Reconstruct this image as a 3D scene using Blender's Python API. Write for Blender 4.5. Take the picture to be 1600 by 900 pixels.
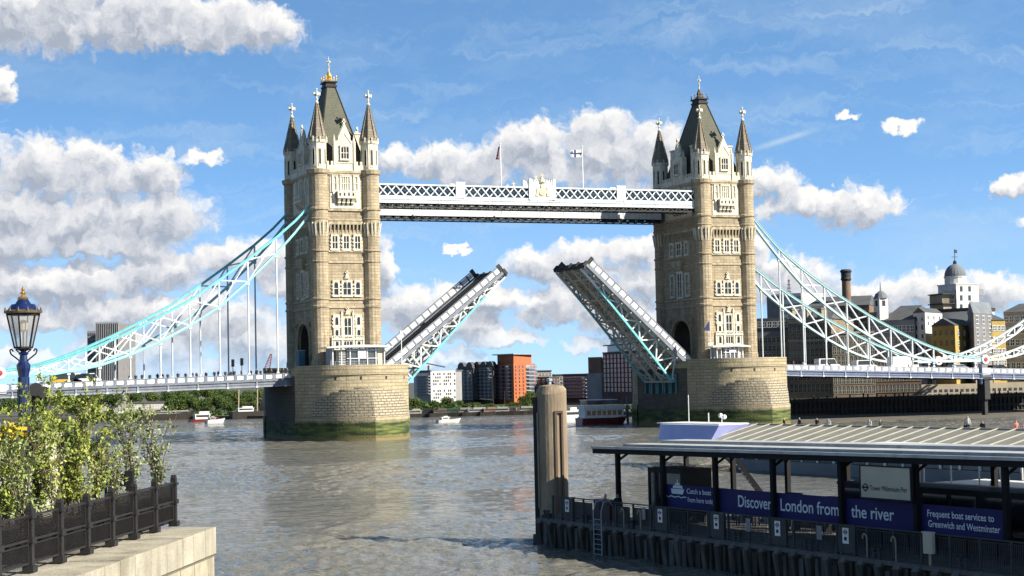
import bpy, bmesh, math, random
from math import sin, cos, pi, radians, sqrt, atan2, asin, degrees
from mathutils import Vector, Matrix
random.seed(7)
for o in list(bpy.data.objects): bpy.data.objects.remove(o)
sc = bpy.context.scene; COL = sc.collection
# ---------------------------------------------------------------- camera
CP = Vector((-93.847, -325.189, -2.689)); YAW, PIT, ROL, FP = .3850, .052, -.022, 2692.7
_f = Vector((sin(YAW)*cos(PIT), cos(YAW)*cos(PIT), sin(PIT))); _r = Vector((cos(YAW), -sin(YAW), 0)); _u = _r.cross(_f)
CR = _r*cos(ROL)+_u*sin(ROL); CU = -_r*sin(ROL)+_u*cos(ROL)
cam = bpy.data.cameras.new('camera'); co = bpy.data.objects.new('camera', cam); COL.objects.link(co)
cam.sensor_width = 36; cam.lens = FP/1600*36; cam.clip_end = 20000; cam.clip_start = .5
mw = Matrix((CR, CU, -_f)).transposed().to_4x4(); mw.translation = CP; co.matrix_world = mw
sc.camera = co
def ray(u, v): return _f+CR*((u-800)/FP)-CU*((v-450)/FP)
def at(u, v, Y): d = ray(u, v); return CP+d*((Y-CP.y)/d.y)          # image point on the vertical plane y = Y
def atz(u, v, Z): d = ray(u, v); return CP+d*((Z-CP.z)/d.z)
def dist(u, v, D): return CP+ray(u, v)*D
# ---------------------------------------------------------------- sun, sky, clouds
SUN = Vector((.62, -.66, 0)).normalized(); SEL = radians(33)
sv = Vector((SUN.x*cos(SEL), SUN.y*cos(SEL), sin(SEL)))
sl = bpy.data.lights.new('sun', 'SUN'); sl.energy = 5; sl.angle = radians(.53); sl.color = (1, .93, .80)
so = bpy.data.objects.new('sun', sl); COL.objects.link(so); so.rotation_euler = sv.to_track_quat('Z', 'Y').to_euler()
sc.view_settings.view_transform = 'Standard'; sc.view_settings.look = 'None'
sc.view_settings.exposure = 1.2; sc.view_settings.gamma = 1
W = bpy.data.worlds.new('World'); sc.world = W; W.use_nodes = True; W.cycles.sampling_method = 'MANUAL'; W.cycles.sample_map_resolution = 256
def nn(nt, t, ins=None, **kw):
    n = nt.nodes.new(t)
    for k, v in kw.items(): setattr(n, k, v)
    for k, v in (ins or {}).items():
        if isinstance(v, bpy.types.NodeSocket): nt.links.new(v, n.inputs[k])
        else: n.inputs[k].default_value = v
    return n
def mth(nt, op, a, b=None, c=None, clamp=False):
    i = {0: a}
    if b is not None: i[1] = b
    if c is not None: i[2] = c
    return nn(nt, 'ShaderNodeMath', i, operation=op, use_clamp=clamp).outputs[0]
# every cloud: image place used only to find its compass bearing and height above the horizon
CLD = [(60,25,170,60,52),(200,35,150,60,42),(320,40,110,50,40),(405,48,70,38,34),(0,138,20,30,26),(60,270,110,52,50),(150,262,80,42,40),(225,280,62,42,34),
 (318,247,36,13,12),(10,330,110,50,50),(120,345,150,45,40),(250,335,85,36,40),(20,375,90,35,34),(160,385,110,20,14),(345,402,46,26,20),(240,430,80,34,28),
 (130,445,110,32,32),(10,440,70,30,30),(180,485,160,28,26),(425,405,60,34,30),(470,440,60,30,34),(330,500,100,40,46),(240,540,120,34,40),(400,540,90,30,34),(60,500,90,22,20),
 (620,248,40,22,30),(690,248,70,30,38),(760,252,50,30,40),(840,235,75,50,55),(930,225,80,50,62),(1010,240,70,50,60),(1060,270,70,40,50),
 (600,415,18,42,40),(650,480,85,36,36),(720,505,60,20,25),(716,392,17,8,6),(850,415,60,26,24),(920,412,80,38,34),(1000,400,60,34,34),
 (880,480,80,34,30),(970,480,90,40,44),(1010,440,60,36,36),(780,470,50,18,20),
 (1205,285,52,26,26),(1255,312,46,22,26),(1330,325,68,34,32),(1215,325,30,20,16),(1326,183,17,7,5),(1412,197,28,12,11),(1585,292,50,20,18),(1600,345,20,14,12),
 (1385,455,60,18,24),(1450,450,70,26,30),(1545,458,60,30,30),(1230,440,90,40,40),(1320,480,90,26,30),
 (690,560,70,16,14),(790,530,60,14,12),(930,540,50,14,12),(330,575,120,18,16),(200,575,70,16,14),(1180,400,22,30,24),(20,560,80,16,14)]
def cloud_group():
    g = bpy.data.node_groups.new('cloud_field', 'ShaderNodeTree')
    g.interface.new_socket('P', in_out='INPUT', socket_type='NodeSocketVector'); g.interface.new_socket('D', in_out='OUTPUT', socket_type='NodeSocketFloat')
    gi = g.nodes.new('NodeGroupInput'); go = g.nodes.new('NodeGroupOutput')
    s = nn(g, 'ShaderNodeSeparateXYZ', {0: gi.outputs[0]}); st = nn(g, 'ShaderNodeCombineXYZ', {0: s.outputs[0], 1: s.outputs[1], 2: 40.0}).outputs[0]
    for (u, v, rx, rt, rb) in CLD:      # the running minimum travels in z, so the nodes are worked through one by one
        d = ray(u, v).normalized(); az, el = degrees(atan2(d.x, d.y)), degrees(asin(d.z))
        k = degrees(1/FP)*1.08; rx, rt, rb = rx*k, rt*k, rb*k
        a = nn(g, 'ShaderNodeVectorMath', {0: st, 1: (az, el, 0)}, operation='SUBTRACT').outputs[0]
        s = nn(g, 'ShaderNodeSeparateXYZ', {0: nn(g, 'ShaderNodeVectorMath', {0: a, 1: (1/rx, 1/rt, 1)}, operation='MULTIPLY').outputs[0]}); y = s.outputs[1]
        y2 = mth(g, 'MAXIMUM', y, mth(g, 'MULTIPLY', y, -rt/rb))
        r = mth(g, 'MULTIPLY_ADD', y2, y2, mth(g, 'MULTIPLY', s.outputs[0], s.outputs[0]))
        acc = nn(g, 'ShaderNodeMath', {0: s.outputs[2], 1: r, 2: .25}, operation='SMOOTH_MIN').outputs[0]
        s = nn(g, 'ShaderNodeSeparateXYZ', {0: st}); st = nn(g, 'ShaderNodeCombineXYZ', {0: s.outputs[0], 1: s.outputs[1], 2: acc}).outputs[0]
    base = mth(g, 'SUBTRACT', 1.0, acc)
    base = mth(g, 'MAXIMUM', base, -1.2)
    n1 = nn(g, 'ShaderNodeTexNoise', {'Vector': gi.outputs[0], 'Scale': .95, 'Detail': 8, 'Roughness': .60, 'Distortion': .2}, noise_dimensions='2D').outputs[0]
    n2 = nn(g, 'ShaderNodeTexNoise', {'Vector': gi.outputs[0], 'Scale': .36, 'Detail': 2, 'Roughness': .5}, noise_dimensions='2D').outputs[0]
    vo = nn(g, 'ShaderNodeTexVoronoi', {'Vector': gi.outputs[0], 'Scale': 1.25, 'Detail': 3, 'Roughness': .55, }, feature='F1', normalize=True, voronoi_dimensions='2D').outputs[0]
    v = mth(g, 'MULTIPLY_ADD', mth(g, 'SUBTRACT', .42, vo), 1.5, base)
    v = mth(g, 'MULTIPLY_ADD', mth(g, 'SUBTRACT', n1, .5), 1.9, v)
    v = mth(g, 'MULTIPLY_ADD', mth(g, 'SUBTRACT', n2, .5), 1.0, v)
    g.links.new(v, go.inputs[0]); return g
def build_world():
    nt = W.node_tree; bg = nt.nodes['Background']
    tc = nn(nt, 'ShaderNodeTexCoord').outputs['Generated']
    s = nn(nt, 'ShaderNodeSeparateXYZ', {0: tc})
    # the sky is looked up a little higher than it stands, for a deep blue near the horizon
    zb = mth(nt, 'MULTIPLY_ADD', mth(nt, 'MAXIMUM', s.outputs[2], 0), 2.2, .20)
    sky = nn(nt, 'ShaderNodeTexSky', {'Vector': nn(nt, 'ShaderNodeCombineXYZ', {0: s.outputs[0], 1: s.outputs[1], 2: zb}).outputs[0]}, sky_type='NISHITA', sun_disc=False,
             sun_elevation=SEL, sun_rotation=atan2(SUN.x, SUN.y), air_density=1.1, dust_density=.35, ozone_density=2.2)
    hsv = nn(nt, 'ShaderNodeHueSaturation', {'Hue': .495, 'Saturation': 1.13, 'Value': 1.92, 'Color': sky.outputs[0]}).outputs[0]
    az = mth(nt, 'MULTIPLY', mth(nt, 'ARCTAN2', s.outputs[0], s.outputs[1]), 180/pi)
    el = mth(nt, 'MULTIPLY', mth(nt, 'ARCSINE', s.outputs[2]), 180/pi)
    P = nn(nt, 'ShaderNodeCombineXYZ', {0: az, 1: el}).outputs[0]
    w = nn(nt, 'ShaderNodeTexNoise', {'Vector': P, 'Scale': 1.9, 'Detail': 3, 'Roughness': .55}, noise_dimensions='2D').outputs['Color']
    w = nn(nt, 'ShaderNodeVectorMath', {0: w, 1: (.5, .5, .5)}, operation='SUBTRACT').outputs[0]
    P2 = nn(nt, 'ShaderNodeVectorMath', {0: w, 1: (.75, .75, 0), 2: P}, operation='MULTIPLY_ADD').outputs[0]
    G = cloud_group()
    def field(p): n = nt.nodes.new('ShaderNodeGroup'); n.node_tree = G; nt.links.new(p, n.inputs[0]); return n.outputs[0]
    d = field(P2)
    up = nn(nt, 'ShaderNodeVectorMath', {0: P2, 1: (.16, .46, 0)}, operation='ADD').outputs[0]
    d2 = field(up)
    a = nn(nt, 'ShaderNodeMapRange', {0: d, 1: -.13, 2: .74}, interpolation_type='SMOOTHSTEP').outputs[0]
    a = mth(nt, 'MULTIPLY', a, nn(nt, 'ShaderNodeMapRange', {0: el, 1: -1.0, 2: 1.6}).outputs[0])
    sh = nn(nt, 'ShaderNodeMapRange', {0: mth(nt, 'SUBTRACT', d2, mth(nt, 'MULTIPLY', d, .50)), 1: -.62, 2: .95}, interpolation_type='LINEAR').outputs[0]
    cr = nt.nodes.new('ShaderNodeValToRGB'); nt.links.new(sh, cr.inputs[0]); e = cr.color_ramp.elements
    e[0].position = 0; e[0].color = (7.2, 7.1, 6.9, 1); e[1].position = 1; e[1].color = (2.9, 3.25, 3.9, 1)
    m = e.new(.44); m.color = (5.5, 5.6, 5.9, 1)
    dim = nn(nt, 'ShaderNodeMapRange', {0: s.outputs[2], 1: .25, 2: .60, 3: 1.0, 4: .34}).outputs[0]     # deeper blue overhead than over the river, dimmed to weaken fill light
    hsv = nn(nt, 'ShaderNodeVectorMath', {0: hsv, 3: dim}, operation='SCALE').outputs[0]
    # thin high veil
    st = nn(nt, 'ShaderNodeVectorMath', {0: P2, 1: (.10, .42, 0)}, operation='MULTIPLY').outputs[0]
    ci = nn(nt, 'ShaderNodeTexNoise', {'Vector': st, 'Scale': 1.3, 'Detail': 5, 'Roughness': .6}, noise_dimensions='2D').outputs[0]
    ci = nn(nt, 'ShaderNodeMapRange', {0: ci, 1: .46, 2: .85, 4: .30}).outputs[0]
    low = nn(nt, 'ShaderNodeMapRange', {0: el, 1: 6.5, 2: -1, 3: .0, 4: .45}).outputs[0]
    # a contrail and a few feathered streaks
    ds = nn(nt, 'ShaderNodeVectorMath', {0: P2, 1: (.30, 1.7, 0)}, operation='MULTIPLY').outputs[0]
    fe = nn(nt, 'ShaderNodeTexNoise', {'Vector': ds, 'Scale': .55, 'Detail': 5, 'Roughness': .7, 'Distortion': .8}, noise_dimensions='2D').outputs[0]
    fe = nn(nt, 'ShaderNodeMapRange', {0: fe, 1: .52, 2: .80, 4: .38}).outputs[0]
    tr = mth(nt, 'SUBTRACT', el, mth(nt, 'MULTIPLY_ADD', mth(nt, 'SUBTRACT', az, 31.0), .27, 7.55))
    tr = nn(nt, 'ShaderNodeMapRange', {0: mth(nt, 'ABSOLUTE', tr), 1: .16, 2: .0, 4: .55}, interpolation_type='SMOOTHSTEP').outputs[0]
    tr = mth(nt, 'MULTIPLY', tr, nn(nt, 'ShaderNodeMapRange', {0: mth(nt, 'ABSOLUTE', mth(nt, 'SUBTRACT', az, 31.2)), 1: 1.3, 2: .4}).outputs[0])
    ci = mth(nt, 'ADD', mth(nt, 'ADD', ci, fe), mth(nt, 'ADD', low, tr), clamp=True)
    c0 = nn(nt, 'ShaderNodeMix', {0: ci, 6: hsv, 7: (4.1, 5.2, 6.2, 1)}, data_type='RGBA').outputs[2]
    c1 = nn(nt, 'ShaderNodeMix', {0: a, 6: c0, 7: cr.outputs[0]}, data_type='RGBA').outputs[2]
    nt.links.new(c1, bg.inputs[0]); bg.inputs[1].default_value = .062
build_world()
# ---------------------------------------------------------------- materials
MATS = {}; ALB = .70
def mat(name, col, rough=.6, col2=None, scale=1., detail=5, lo=.35, hi=.65, bump=0., bscale=8., metal=0., spec=.5, coat=0., stain=None, coord='Object', stretch=None, alpha=None):
    if name in MATS: return MATS[name]
    m = bpy.data.materials.new(name); m.use_nodes = True; nt = m.node_tree; b = nt.nodes['Principled BSDF']
    tc = nn(nt, 'ShaderNodeTexCoord').outputs[coord]
    if stretch: tc = nn(nt, 'ShaderNodeVectorMath', {0: tc, 1: stretch}, operation='MULTIPLY').outputs[0]
    c2 = col2 or tuple(x*.72 for x in col)
    if not metal: col = tuple(x*ALB for x in col); c2 = tuple(x*ALB for x in c2)
    n = nn(nt, 'ShaderNodeTexNoise', {'Vector': tc, 'Scale': scale, 'Detail': detail, 'Roughness': .6}).outputs[0]
    f = nn(nt, 'ShaderNodeMapRange', {0: n, 1: lo, 2: hi}).outputs[0]
    c = nn(nt, 'ShaderNodeMix', {0: f, 6: (*col, 1), 7: (*c2, 1)}, data_type='RGBA').outputs[2]
    if stain:
        n2 = nn(nt, 'ShaderNodeTexNoise', {'Vector': nn(nt, 'ShaderNodeVectorMath', {0: tc, 1: (1, 1, .12)}, operation='MULTIPLY').outputs[0], 'Scale': stain[1], 'Detail': 6}).outputs[0]
        f2 = nn(nt, 'ShaderNodeMapRange', {0: n2, 1: .5, 2: .72, 4: stain[2]}).outputs[0]
        c = nn(nt, 'ShaderNodeMix', {0: f2, 6: c, 7: (*stain[0], 1)}, data_type='RGBA').outputs[2]
    nt.links.new(c, b.inputs['Base Color'])
    b.inputs['Roughness'].default_value = rough; b.inputs['Metallic'].default_value = metal
    b.inputs['Specular IOR Level'].default_value = spec; b.inputs['Coat Weight'].default_value = coat
    if bump:
        nb = nn(nt, 'ShaderNodeTexNoise', {'Vector': tc, 'Scale': bscale, 'Detail': 4}).outputs[0]
        bp = nn(nt, 'ShaderNodeBump', {'Height': nb, 'Strength': bump, 'Distance': .05}); nt.links.new(bp.outputs[0], b.inputs['Normal'])
    MATS[name] = m; return m
def masonry(name, c1, c2, mortar, bw, bh, msize=.02, big=None, algae=None, rough=.85, bump=.35, stain=None, wet=None):
    c1, c2, mortar = (tuple(x*ALB for x in q) for q in (c1, c2, mortar)); big = tuple(x*ALB for x in big) if big else None
    m = bpy.data.materials.new(name); m.use_nodes = True; nt = m.node_tree; b = nt.nodes['Principled BSDF']
    uv = nn(nt, 'ShaderNodeUVMap').outputs[0]; ob = nn(nt, 'ShaderNodeTexCoord').outputs['Object']
    br = nn(nt, 'ShaderNodeTexBrick', {'Vector': uv, 'Color1': (*c1, 1), 'Color2': (*c2, 1), 'Mortar': (*mortar, 1), 'Scale': 1, 'Mortar Size': msize, 'Mortar Smooth': .3, 'Brick Width': bw, 'Row Height': bh, 'Bias': 0})
    c = br.outputs[0]
    n = nn(nt, 'ShaderNodeTexNoise', {'Vector': ob, 'Scale': .22, 'Detail': 7, 'Roughness': .65}).outputs[0]
    f = nn(nt, 'ShaderNodeMapRange', {0: n, 1: .3, 2: .72}).outputs[0]
    c = nn(nt, 'ShaderNodeMix', {0: f, 6: c, 7: (*(big or tuple(x*.6 for x in c1)), 1)}, data_type='RGBA', blend_type='MIX').outputs[2]
    c = nn(nt, 'ShaderNodeMix', {0: .5, 6: c, 7: br.outputs[0]}, data_type='RGBA').outputs[2]
    zz = nn(nt, 'ShaderNodeSeparateXYZ', {0: ob}).outputs[2]
    st = nn(nt, 'ShaderNodeTexNoise', {'Vector': nn(nt, 'ShaderNodeVectorMath', {0: ob, 1: (1, 1, .1)}, operation='MULTIPLY').outputs[0], 'Scale': 1.6, 'Detail': 7, 'Roughness': .65}).outputs[0]
    sf = nn(nt, 'ShaderNodeMapRange', {0: st, 1: .48, 2: .75, 4: stain or .35}).outputs[0]
    c = nn(nt, 'ShaderNodeMix', {0: sf, 6: c, 7: (c1[0]*.33, c1[1]*.31, c1[2]*.30, 1)}, data_type='RGBA').outputs[2]
    if algae:
        na = nn(nt, 'ShaderNodeTexNoise', {'Vector': ob, 'Scale': .5, 'Detail': 6}).outputs[0]
        zj = mth(nt, 'MULTIPLY_ADD', na, 1.3, mth(nt, 'ADD', zz, .55))
        fa = nn(nt, 'ShaderNodeMapRange', {0: zj, 1: algae+1.55, 2: algae+.95}).outputs[0]
        ng = nn(nt, 'ShaderNodeTexNoise', {'Vector': nn(nt, 'ShaderNodeVectorMath', {0: ob, 1: (.35, .35, 2.6)}, operation='MULTIPLY').outputs[0], 'Scale': .55, 'Detail': 7, 'Roughness': .65}).outputs[0]
        rg = nt.nodes.new('ShaderNodeValToRGB'); nt.links.new(ng, rg.inputs[0]); e = rg.color_ramp.elements
        e[0].position = .42; e[0].color = (.014, .030, .007, 1); e[1].position = .74; e[1].color = (.16, .18, .035, 1)
        c = nn(nt, 'ShaderNodeMix', {0: fa, 6: c, 7: rg.outputs[0]}, data_type='RGBA').outputs[2]
        fb = nn(nt, 'ShaderNodeMapRange', {0: zj, 1: algae-1.1, 2: algae-1.8}).outputs[0]
        c = nn(nt, 'ShaderNodeMix', {0: fb, 6: c, 7: (.16, .13, .05, 1)}, data_type='RGBA').outputs[2]
    nt.links.new(c, b.inputs['Base Color']); b.inputs['Roughness'].default_value = rough
    nb = nn(nt, 'ShaderNodeTexNoise', {'Vector': ob, 'Scale': 3, 'Detail': 6}).outputs[0]
    hb = mth(nt, 'MULTIPLY_ADD', br.outputs[1], -1.2, nb)
    bp = nn(nt, 'ShaderNodeBump', {'Height': hb, 'Strength': bump, 'Distance': .12}); nt.links.new(bp.outputs[0], b.inputs['Normal'])
    MATS[name] = m; return m
M = {}
M['stone'] = masonry('tower_stone', (.58,.475,.315), (.38,.31,.205), (.26,.21,.14), 1.5, .55, .022, big=(.30,.24,.155), bump=.7, stain=.9)
M['trim'] = mat('portland_stone', (.90,.85,.70), .8, (.68,.62,.48), 1.4, bump=.2, stain=((.2,.17,.12), 2.2, .6))
M['band'] = mat('band_stone', (.60,.51,.35), .85, (.38,.31,.20), 1.2, bump=.2, stain=((.12,.10,.07), 1.5, .7))
M['pier'] = masonry('pier_granite', (.58,.49,.32), (.44,.37,.235), (.20,.165,.11), 2.0, .62, .03, big=(.28,.23,.14), algae=-10.1, bump=.9, stain=.55)
M['pier_cap'] = masonry('cutwater_granite', (.56,.49,.36), (.44,.38,.27), (.10,.085,.06), 1.2, .5, .07, big=(.38,.33,.23), bump=1., stain=.45)
M['pier_side'] = masonry('shaded_granite', (.15,.125,.09), (.10,.082,.06), (.045,.038,.03), 2.0, .62, .03, big=(.07,.06,.045), algae=-10.1, bump=.6, stain=.6)  # darker copy of the pier granite, shade of the side walls painted in
M['cone'] = masonry('spire_stone', (.36,.31,.23), (.25,.215,.16), (.12,.10,.075), .9, .55, .03, bump=.5)
M['slate'] = masonry('roof_slate', (.150,.150,.105), (.115,.118,.085), (.07,.07,.05), .7, .35, .02, big=(.10,.10,.07), bump=.35, stain=.25)
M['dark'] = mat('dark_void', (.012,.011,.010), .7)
M['glass'] = mat('window_glass', (.035,.038,.04), .12, (.015,.016,.018), .8, spec=.6)
M['gold'] = mat('gilding', (.78,.52,.14), .35, (.5,.3,.08), 6, metal=.7)
M['white'] = mat('white_paint', (1,1,.99), .45, (.85,.86,.85), .9, stain=((.3,.24,.17), 3, .35))
M['white2'] = mat('bridge_white', (.78,.84,.87), .5, (.64,.71,.74), .9, stain=((.22,.19,.16), 3, .55))
M['cyan'] = mat('bridge_turquoise', (.21,.70,.75), .5, (.16,.56,.61), 1.2, stain=((.12,.18,.18), 3, .55))
M['pale_cyan'] = mat('pale_turquoise', (.48,.74,.76), .45, (.36,.62,.66), 1.2, stain=((.2,.24,.22), 3, .25))
M['steel'] = mat('deck_steel', (.25,.28,.33), .5, (.18,.20,.25), .8, stain=((.10,.09,.08), 2, .5))
M['steel_blue'] = mat('deck_blue', (.16,.21,.35), .5, (.11,.14,.24), .8, stain=((.08,.08,.08), 2, .4))
M['steel_dark'] = mat('dark_steel', (.05,.052,.055), .7, (.03,.03,.03), 1.5, spec=.3)
M['beige_steel'] = mat('leaf_underside', (.72,.70,.62), .6, (.52,.49,.41), 1.2, stain=((.13,.10,.07), 2.2, .6))
M['road'] = mat('asphalt', (.055,.055,.058), .85, (.035,.035,.037), 2.5, bump=.3, bscale=30)
M['black'] = mat('black_metal', (.018,.018,.019), .6, (.010,.010,.010), 4, spec=.25)
M['bronze'] = mat('aged_bronze', (.16,.115,.06), .5, (.07,.05,.03), 14)
M['mid_cyan'] = mat('weathered_turquoise', (.30,.66,.68), .45, (.40,.68,.70), 1.2)
M['arch_shade'] = mat('shaded_stone', (.055,.048,.04), .9, (.03,.026,.022), .6)  # near-black stone, shade inside the road arch put into its colour
M['iron'] = mat('brown_iron', (.018,.015,.013), .6, (.010,.008,.008), 6, bump=.3, bscale=40)
M['navy'] = mat('navy_paint', (.008,.022,.11), .3, (.005,.013,.07), 5, coat=.6)
M['brass'] = mat('brass', (.62,.42,.16), .3, (.35,.22,.08), 12, metal=.8)
M['red'] = mat('red_paint', (.55,.04,.035), .45)
# ---------------------------------------------------------------- mesh builder
class MB:
    def __init__(s, T=None): s.v = []; s.f = []; s.m = []; s.uv = []; s.T = T
    def _p(s, p): p = Vector(p); return s.T @ p if s.T else p
    def poly(s, pts, mi=0, uv=None):
        i = len(s.v); s.v += [s._p(p) for p in pts]; s.f.append(list(range(i, i+len(pts)))); s.m.append(mi); s.uv.append(uv)
    def hexa(s, c, mi=0):     # 8 corners: 4 low (ccw), 4 high
        i = len(s.v); s.v += [s._p(p) for p in c]
        for q in ((3,2,1,0),(4,5,6,7),(0,1,5,4),(1,2,6,5),(2,3,7,6),(3,0,4,7)): s.f.append([i+k for k in q]); s.m.append(mi); s.uv.append(None)
    def box(s, x0, x1, y0, y1, z0, z1, mi=0):
        s.hexa([(x0,y0,z0),(x1,y0,z0),(x1,y1,z0),(x0,y1,z0),(x0,y0,z1),(x1,y0,z1),(x1,y1,z1),(x0,y1,z1)], mi)
    def beam(s, p, q, w, h, mi=0, up=(0,0,1)):
        p, q = Vector(p), Vector(q); d = (q-p).normalized(); u = Vector(up); a = d.cross(u)
        if a.length < 1e-3: a = d.cross(Vector((0,1,0)))
        a = a.normalized(); b = a.cross(d).normalized(); a = a*w/2; b = b*h/2
        s.hexa([p-a-b, p+a-b, q+a-b, q-a-b, p-a+b, p+a+b, q+a+b, q-a+b], mi)
    def tube(s, p, q, r0, r1=None, n=8, mi=0):
        p, q = Vector(p), Vector(q); r1 = r0 if r1 is None else r1; d = (q-p).normalized(); a = d.cross(Vector((0,0,1)))
        if a.length < 1e-3: a = Vector((1,0,0))
        a = a.normalized(); b = d.cross(a); i = len(s.v)
        for c, r in ((p, r0), (q, r1)):
            for k in range(n): t = 2*pi*k/n; s.v.append(s._p(c+a*(r*cos(t))+b*(r*sin(t))))
        for k in range(n): s.f.append([i+k, i+(k+1)%n, i+n+(k+1)%n, i+n+k]); s.m.append(mi); s.uv.append(None)
        s.f.append([i+k for k in range(n)][::-1]); s.m.append(mi); s.uv.append(None)
        s.f.append([i+n+k for k in range(n)]); s.m.append(mi); s.uv.append(None)
    def path(s, pts, r, n=6, mi=0):
        for a, b in zip(pts, pts[1:]): s.tube(a, b, r, r, n, mi)
    def prism(s, pts, z0, z1, mi=0, mtop=None):
        n = len(pts); lo = [(x, y, z0) for x, y in pts]; hi = [(x, y, z1) for x, y in pts]; i = len(s.v)
        s.v += [s._p(p) for p in lo+hi]
        for k in range(n): s.f.append([i+k, i+(k+1)%n, i+n+(k+1)%n, i+n+k]); s.m.append(mi); s.uv.append(None)
        s.f.append([i+k for k in range(n)][::-1]); s.m.append(mi); s.uv.append(None)
        s.f.append([i+n+k for k in range(n)]); s.m.append(mi if mtop is None else mtop); s.uv.append(None)
    def lathe(s, prof, n=16, c=(0,0,0), mi=0, ph=0, sx=1, sy=1):
        cx, cy, cz = c
        for (r0, z0), (r1, z1) in zip(prof, prof[1:]):
            for k in range(n):
                a, b = 2*pi*k/n+ph, 2*pi*(k+1)/n+ph; R = max(r0, r1)
                P = [(cx+sx*r0*cos(a), cy+sy*r0*sin(a), cz+z0), (cx+sx*r0*cos(b), cy+sy*r0*sin(b), cz+z0), (cx+sx*r1*cos(b), cy+sy*r1*sin(b), cz+z1), (cx+sx*r1*cos(a), cy+sy*r1*sin(a), cz+z1)]
                U = [(a*R, z0), (b*R, z0), (b*R, z1), (a*R, z1)]
                if r0 < 1e-5: P = [P[0], P[2], P[3]]; U = [U[0], U[2], U[3]]
                elif r1 < 1e-5: P = P[:3]; U = U[:3]
                s.poly(P, mi, U)
    def ball(s, c, r, n=8, mi=0, sz=1):
        s.lathe([(r*sin(pi*k/6), -r*sz*cos(pi*k/6)) for k in range(7)], n, c, mi)
    def build(s, name, mats, parent=None, smooth=False, merge=False):
        me = bpy.data.meshes.new(name); me.from_pydata([tuple(p) for p in s.v], [], s.f)
        for m in (mats if isinstance(mats, (list, tuple)) else [mats]): me.materials.append(M[m] if isinstance(m, str) else m)
        me.polygons.foreach_set('material_index', s.m); me.update()
        ul = me.uv_layers.new(name='UVMap'); dat = []
        for pg, uv in zip(me.polygons, s.uv):
            if uv: 
                for q in uv: dat += q
            else:
                nx, ny, nz = pg.normal
                if abs(nz) > .75:
                    for vi in pg.vertices: p = me.vertices[vi].co; dat += [p.x, p.y]
                else:
                    l = sqrt(nx*nx+ny*ny) or 1; tx, ty = -ny/l, nx/l
                    for vi in pg.vertices: p = me.vertices[vi].co; dat += [p.x*tx+p.y*ty, p.z]
        ul.data.foreach_set('uv', dat)
        if merge:
            bm = bmesh.new(); bm.from_mesh(me); bmesh.ops.remove_doubles(bm, verts=bm.verts, dist=1e-4); bm.to_mesh(me); bm.free()
        if smooth: me.polygons.foreach_set('use_smooth', [True]*len(me.polygons))
        o = bpy.data.objects.new(name, me); COL.objects.link(o)
        if parent is not None: o.parent = parent
        return o
def tag(o, label=None, cat=None, group=None, kind=None):
    if label: o['label'] = label
    if cat: o['category'] = cat
    if group: o['group'] = group
    if kind: o['kind'] = kind
    return o
def thing(name, label, cat, loc=(0,0,0), rot=(0,0,0), group=None):
    o = bpy.data.objects.new(name, None); COL.objects.link(o); o.empty_display_size = .5
    o.location = loc; o.rotation_euler = rot; return tag(o, label, cat, group)
def kids(o): return [c for c in COL.objects if c.parent == o]
def dup(o, parent=None, loc=None, rot=None, label=None, group=None, scale=None):
    ch = kids(o); c = o.copy(); COL.objects.link(c); c.parent = parent
    if loc is not None: c.location = loc
    if rot is not None: c.rotation_euler = rot
    if scale is not None: c.scale = scale
    if label: c['label'] = label
    if group: c['group'] = group
    for k in ch: dup(k, c)
    return c
def inst(o, parent, loc, rz=0):      # another copy of one part
    c = o.copy(); COL.objects.link(c); c.parent = parent; c.location = loc; c.rotation_euler = (0, 0, rz); return c
def T(loc=(0,0,0), rz=0): return Matrix.Translation(Vector(loc)) @ Matrix.Rotation(rz, 4, 'Z')
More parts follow.
